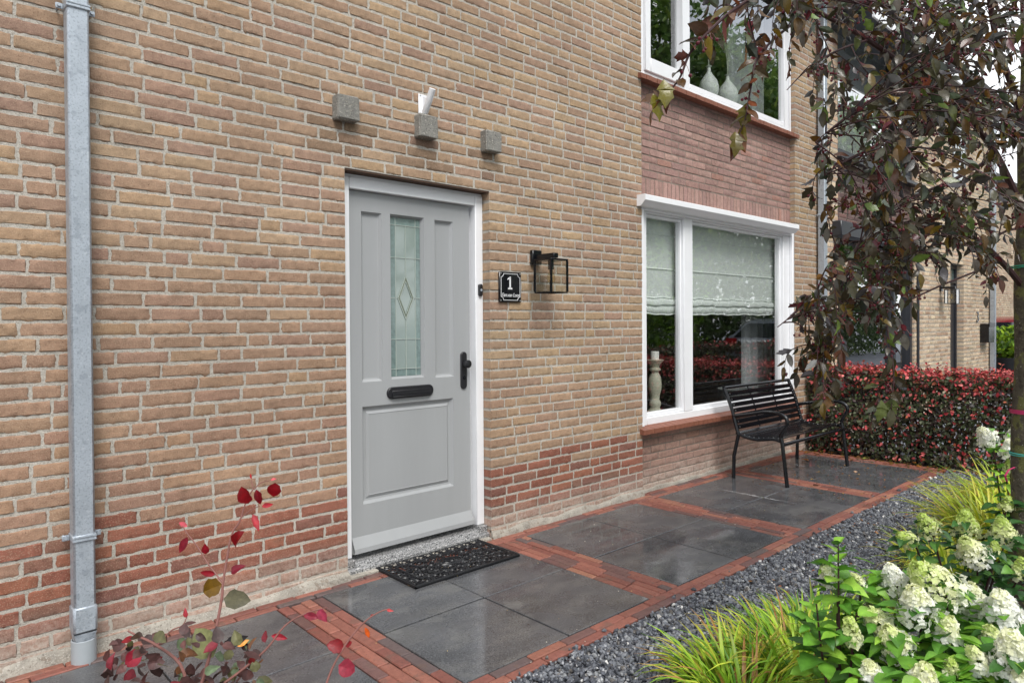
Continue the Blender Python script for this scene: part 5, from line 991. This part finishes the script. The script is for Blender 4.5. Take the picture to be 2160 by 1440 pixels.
lantern((12.33, 0, 1.93), 'black glass wall lantern on the neighbour wall left of its dark door')
t = thing('house_number', 'dark number 3 on the pale neighbour wall above the letterbox', 'house number', (14.42, 0, 1.47)); textmesh('numeral', '3', .27, 14.42, -.006, 1.47, m_black, t, ext=.006, sx=1.35)
t = thing('mailbox', 'black wall mailbox below the number 3 on the neighbour house', 'mailbox', (14.75, 0, 1.2)); mb = MB(); mb.box((14.58, -.14, 1.02), (14.94, -.002, 1.36), bev=.006); mb.build('box', m_black, t); mb = MB(); mb.box((14.57, -.155, 1.30), (14.95, -.142, 1.38), bev=.004); mb.build('lid', m_dark, t)
# far house, planter, cars
fh = thing('far_brick_house', 'distant tan brick house wall seen between downpipe and trunk', 'house', (18.5, 1.6, 0)); mb = MB(); hw = (26.2, 27.5, 1.0, 2.4); bricks(mb, lay(18.5, 34, 0, 5.3, [hw], .0653*1.0, .012, col_pale, seed=23), 1.6, nu=3, nv=3); mortar(mb, 18.5, 34, -.05, 5.3, 1.603, [hw], .1, 1); mb.build('wall', [m_brick, m_mortar], fh)
mb = MB(); mb.box((26.21, 1.65, 1.01), (27.49, 1.68, 2.39)); mb.build('window', m_dglass2, fh); mb = MB(); V = [(18.3, 1.3, 5.3), (34.2, 1.3, 5.3), (34.2, 6, 8.2), (18.3, 6, 8.2)]; mb.add(V+[(x, y, z-.12) for x, y, z in V], [(0, 1, 2, 3), (7, 6, 5, 4), (4, 5, 1, 0), (4, 0, 3, 7)]); mb.build('roof', m_roof, fh, smooth=False)
pp = D(2130, 780, 13.6); t = thing('planter', 'large black planter with a yellow green shrub beyond the hedge near the downpipe', 'planter', (pp[0], pp[1], 0)); mb = MB(); mb.lathe((pp[0], pp[1], -.03), [(.001, 0), (.3, 0), (.40, .72), (.38, .72), (.36, .66), (.001, .64)], 28); mb.build('pot', m_blackp, t)
n = 900; g = np.random.default_rng(2); P = rvec(n, g)*np.array([.42, .42, .33])*g.random((n, 1))**.4+np.array([pp[0], pp[1], .95]); mb = MB(); put_leaves(mb, 'small', P, rvec(n, g)+np.array([0, 0, .6]), rvec(n, g)+np.array([0, 0, .6]), .10, palette([((150, 178, 50), 4), ((110, 144, 40), 3), ((70, 100, 34), 3)], n, .2, g), rg=g); mb.build('foliage', m_leaf, t)
def car(x, y, rz, paint, label):
    t = thing('parked_car', label, 'car', (x, y, 0)); c, s = math.cos(rz), math.sin(rz)
    def tr(V): V = np.asarray(V, float); return np.stack([x+V[:, 0]*c-V[:, 1]*s, y+V[:, 0]*s+V[:, 1]*c, V[:, 2]], 1)
    pf = [(-2.1, .35), (-2.15, .6), (-2.1, .85), (-1.95, 1.0), (-1.75, 1.05), (-1.35, 1.38), (-.9, 1.5), (.0, 1.52), (.5, 1.45), (1.15, 1.02), (1.7, .92), (2.1, .75), (2.15, .5), (2.1, .3)]
    prw = [.80, .86, .88, .88, .86, .68, .62, .62, .66, .84, .84, .8, .8, .78]; m = len(pf); V = []
    for (px_, pz_), w in zip(pf, prw): V += [(px_, -w, pz_), (px_, -w*.8, pz_+.0), (px_, w*.8, pz_), (px_, w, pz_)]
    b = MB(); F = []
    for i in range(m-1): F += [(i*4+k, (i+1)*4+k, (i+1)*4+k+1, i*4+k+1) for k in range(3)]
    b.add(tr(V), F)
    for sd_ in (0, 3):
        low = [(pf[i][0], (-1 if sd_ == 0 else 1)*prw[i], .3) for i in range(m)]; up = [V[i*4+sd_] for i in range(m)]; b.add(tr(low+up), [(i, i+1, m+i+1, m+i) for i in range(m-1)])
    b.build('body', paint, t)
    b = MB()
    for sg in (-1, 1): b.add(tr([(-1.55, sg*.885, 1.02), (1.0, sg*.875, 1.0), (.45, sg*.70, 1.40), (-.9, sg*.665, 1.44), (-1.3, sg*.70, 1.34)]), [(0, 1, 2, 3)]); b.add(tr([(-1.55, sg*.885, 1.02), (-.9, sg*.665, 1.44), (-1.3, sg*.70, 1.34)]), [(0, 1, 2)])
    b.add(tr([(-2.0, -.70, .99), (-2.0, .70, .99), (-1.4, .58, 1.37), (-1.4, -.58, 1.37)]), [(0, 1, 2, 3)]); b.build('windows', m_glass_d, t)
    for sx in (-1.3, 1.35):
        for sg in (-1, 1): b = MB(); P = tr([(sx, sg*.70, .31), (sx, sg*.90, .31)]); b.tube(P, .31, 20); w = b.build('wheel', m_rubber, t); b = MB(); P = tr([(sx, sg*.905, .31), (sx, sg*.915, .31)]); b.tube(P, .2, 14); b.build('rim', m_screw, w)
    for sg in (-1, 1): b = MB(); V_ = tr([(-2.16, sg*.55, .75), (-2.16, sg*.86, .75), (-2.12, sg*.86, .95), (-2.12, sg*.55, .95)]); b.add(np.concatenate([V_, V_+[.06, 0, 0]]), [(0, 1, 2, 3), (4, 5, 6, 7), (0, 1, 5, 4), (2, 3, 7, 6)]); b.build('tail_lamp', M('tail_red', (150, 16, 24), rough=.2), t)
m_glass_d = M('car_glass', (24, 28, 32), rough=.06, spec=.8)
pp = D(2128, 730, 15.5); car(pp[0]+2.2, pp[1]+.05, .04, M('car_red', (120, 20, 36), rough=.2, coat=1), 'dark red parked car seen between the neighbour downpipe and the tree trunk')
car(20.0, -5.9, 0, M('car_grey', (120, 126, 136), rough=.2, coat=1), 'grey parked car on the street mirrored in the neighbour window')
# ---------------------------------------------------------------- across the street: seen only as reflections
def bigtree(x, y, h, r, sd, pal, label, nl=8500, ls=.30):
    g = np.random.default_rng(sd); t = thing('street_tree', label, 'tree', (x, y, 0), 'street trees mirrored in the windows'); b = MB(); b.tube([(x, y, -.1), (x+.05, y, h*.3), (x, y+.05, h*.75)], [.2, .15, .06], 10)
    cl = []
    for k in range(26):
        d = rvec(1, g)[0]; c = np.array([x, y, h*.56])+d*np.array([r*.75, r*.75, h*.36]); cl.append(c); b.tube([(x, y, h*.35+.2*abs(d[2])*h*.3), c], [.06, .015], 5)
    b.build('trunk', m_bark, t); cl = np.array(cl); k = g.integers(len(cl), size=nl); P = cl[k]+rvec(nl, g)*(g.random((nl, 1))**.5)*r*.34; b = MB(); put_leaves(b, 'quad', P, rvec(nl, g), rvec(nl, g), g.uniform(.6, 1.2, nl)*ls, palette(pal, nl, .25, g), rg=g); b.build('crown', m_leaf, t)
GP = [((98, 132, 58), 4), ((76, 108, 50), 4), ((118, 148, 64), 2), ((138, 160, 74), 1)]
for i, (x, y, h, r) in enumerate(((13.5, -12, 14, 3.8), (18.5, -11, 13.5, 3.8), (23, -10.5, 12.6, 3.8), (28, -10, 12.5, 3.8), (34, -10, 12, 3.4), (4, -14, 10, 3.2), (20.5, -15, 15, 4.), (27, -14, 15, 4.2), (-4, -15, 10, 3))):
    bigtree(x, y, h, r, 40+i, GP, ('tall green street tree opposite, number %s along the kerb' % ('one two three four five six seven eight nine'.split()[i])))
def bush(x0, x1, y, h, d, sd, pal, label, n=5000, ls=.16, name='evergreen_hedge'):
    g = np.random.default_rng(sd); P = np.stack([g.uniform(x0, x1, n), y+g.normal(0, d/2, n), g.random(n)**.8*h*(.85+.15*np.sin(g.uniform(x0, x1, n)))], 1); b = MB(); put_leaves(b, 'quad', P, rvec(n, g)+np.array([0, .3, 0]), rvec(n, g)+np.array([0, .6, .5]), g.uniform(.6, 1.2, n)*ls, palette(pal, n, .25, g), rg=g); tag(b.build(name, m_leaf, None, org=(x0, y, 0)), label, 'hedge')
bush(9, 34, -8.2, 2.9, .9, 3, [((78, 100, 54), 4), ((62, 84, 46), 4), ((104, 126, 60), 1)], 'tall dark evergreen hedge along the far side of the street', n=14000, ls=.22)
bush(11.2, 14.4, -5.6, 3.3, .5, 4, [((130, 168, 50), 3), ((100, 140, 44), 3), ((60, 92, 34), 3)], 'bright green bush mirrored in the narrow window pane', n=5000, ls=.12, name='green_bush')
print('scene done')
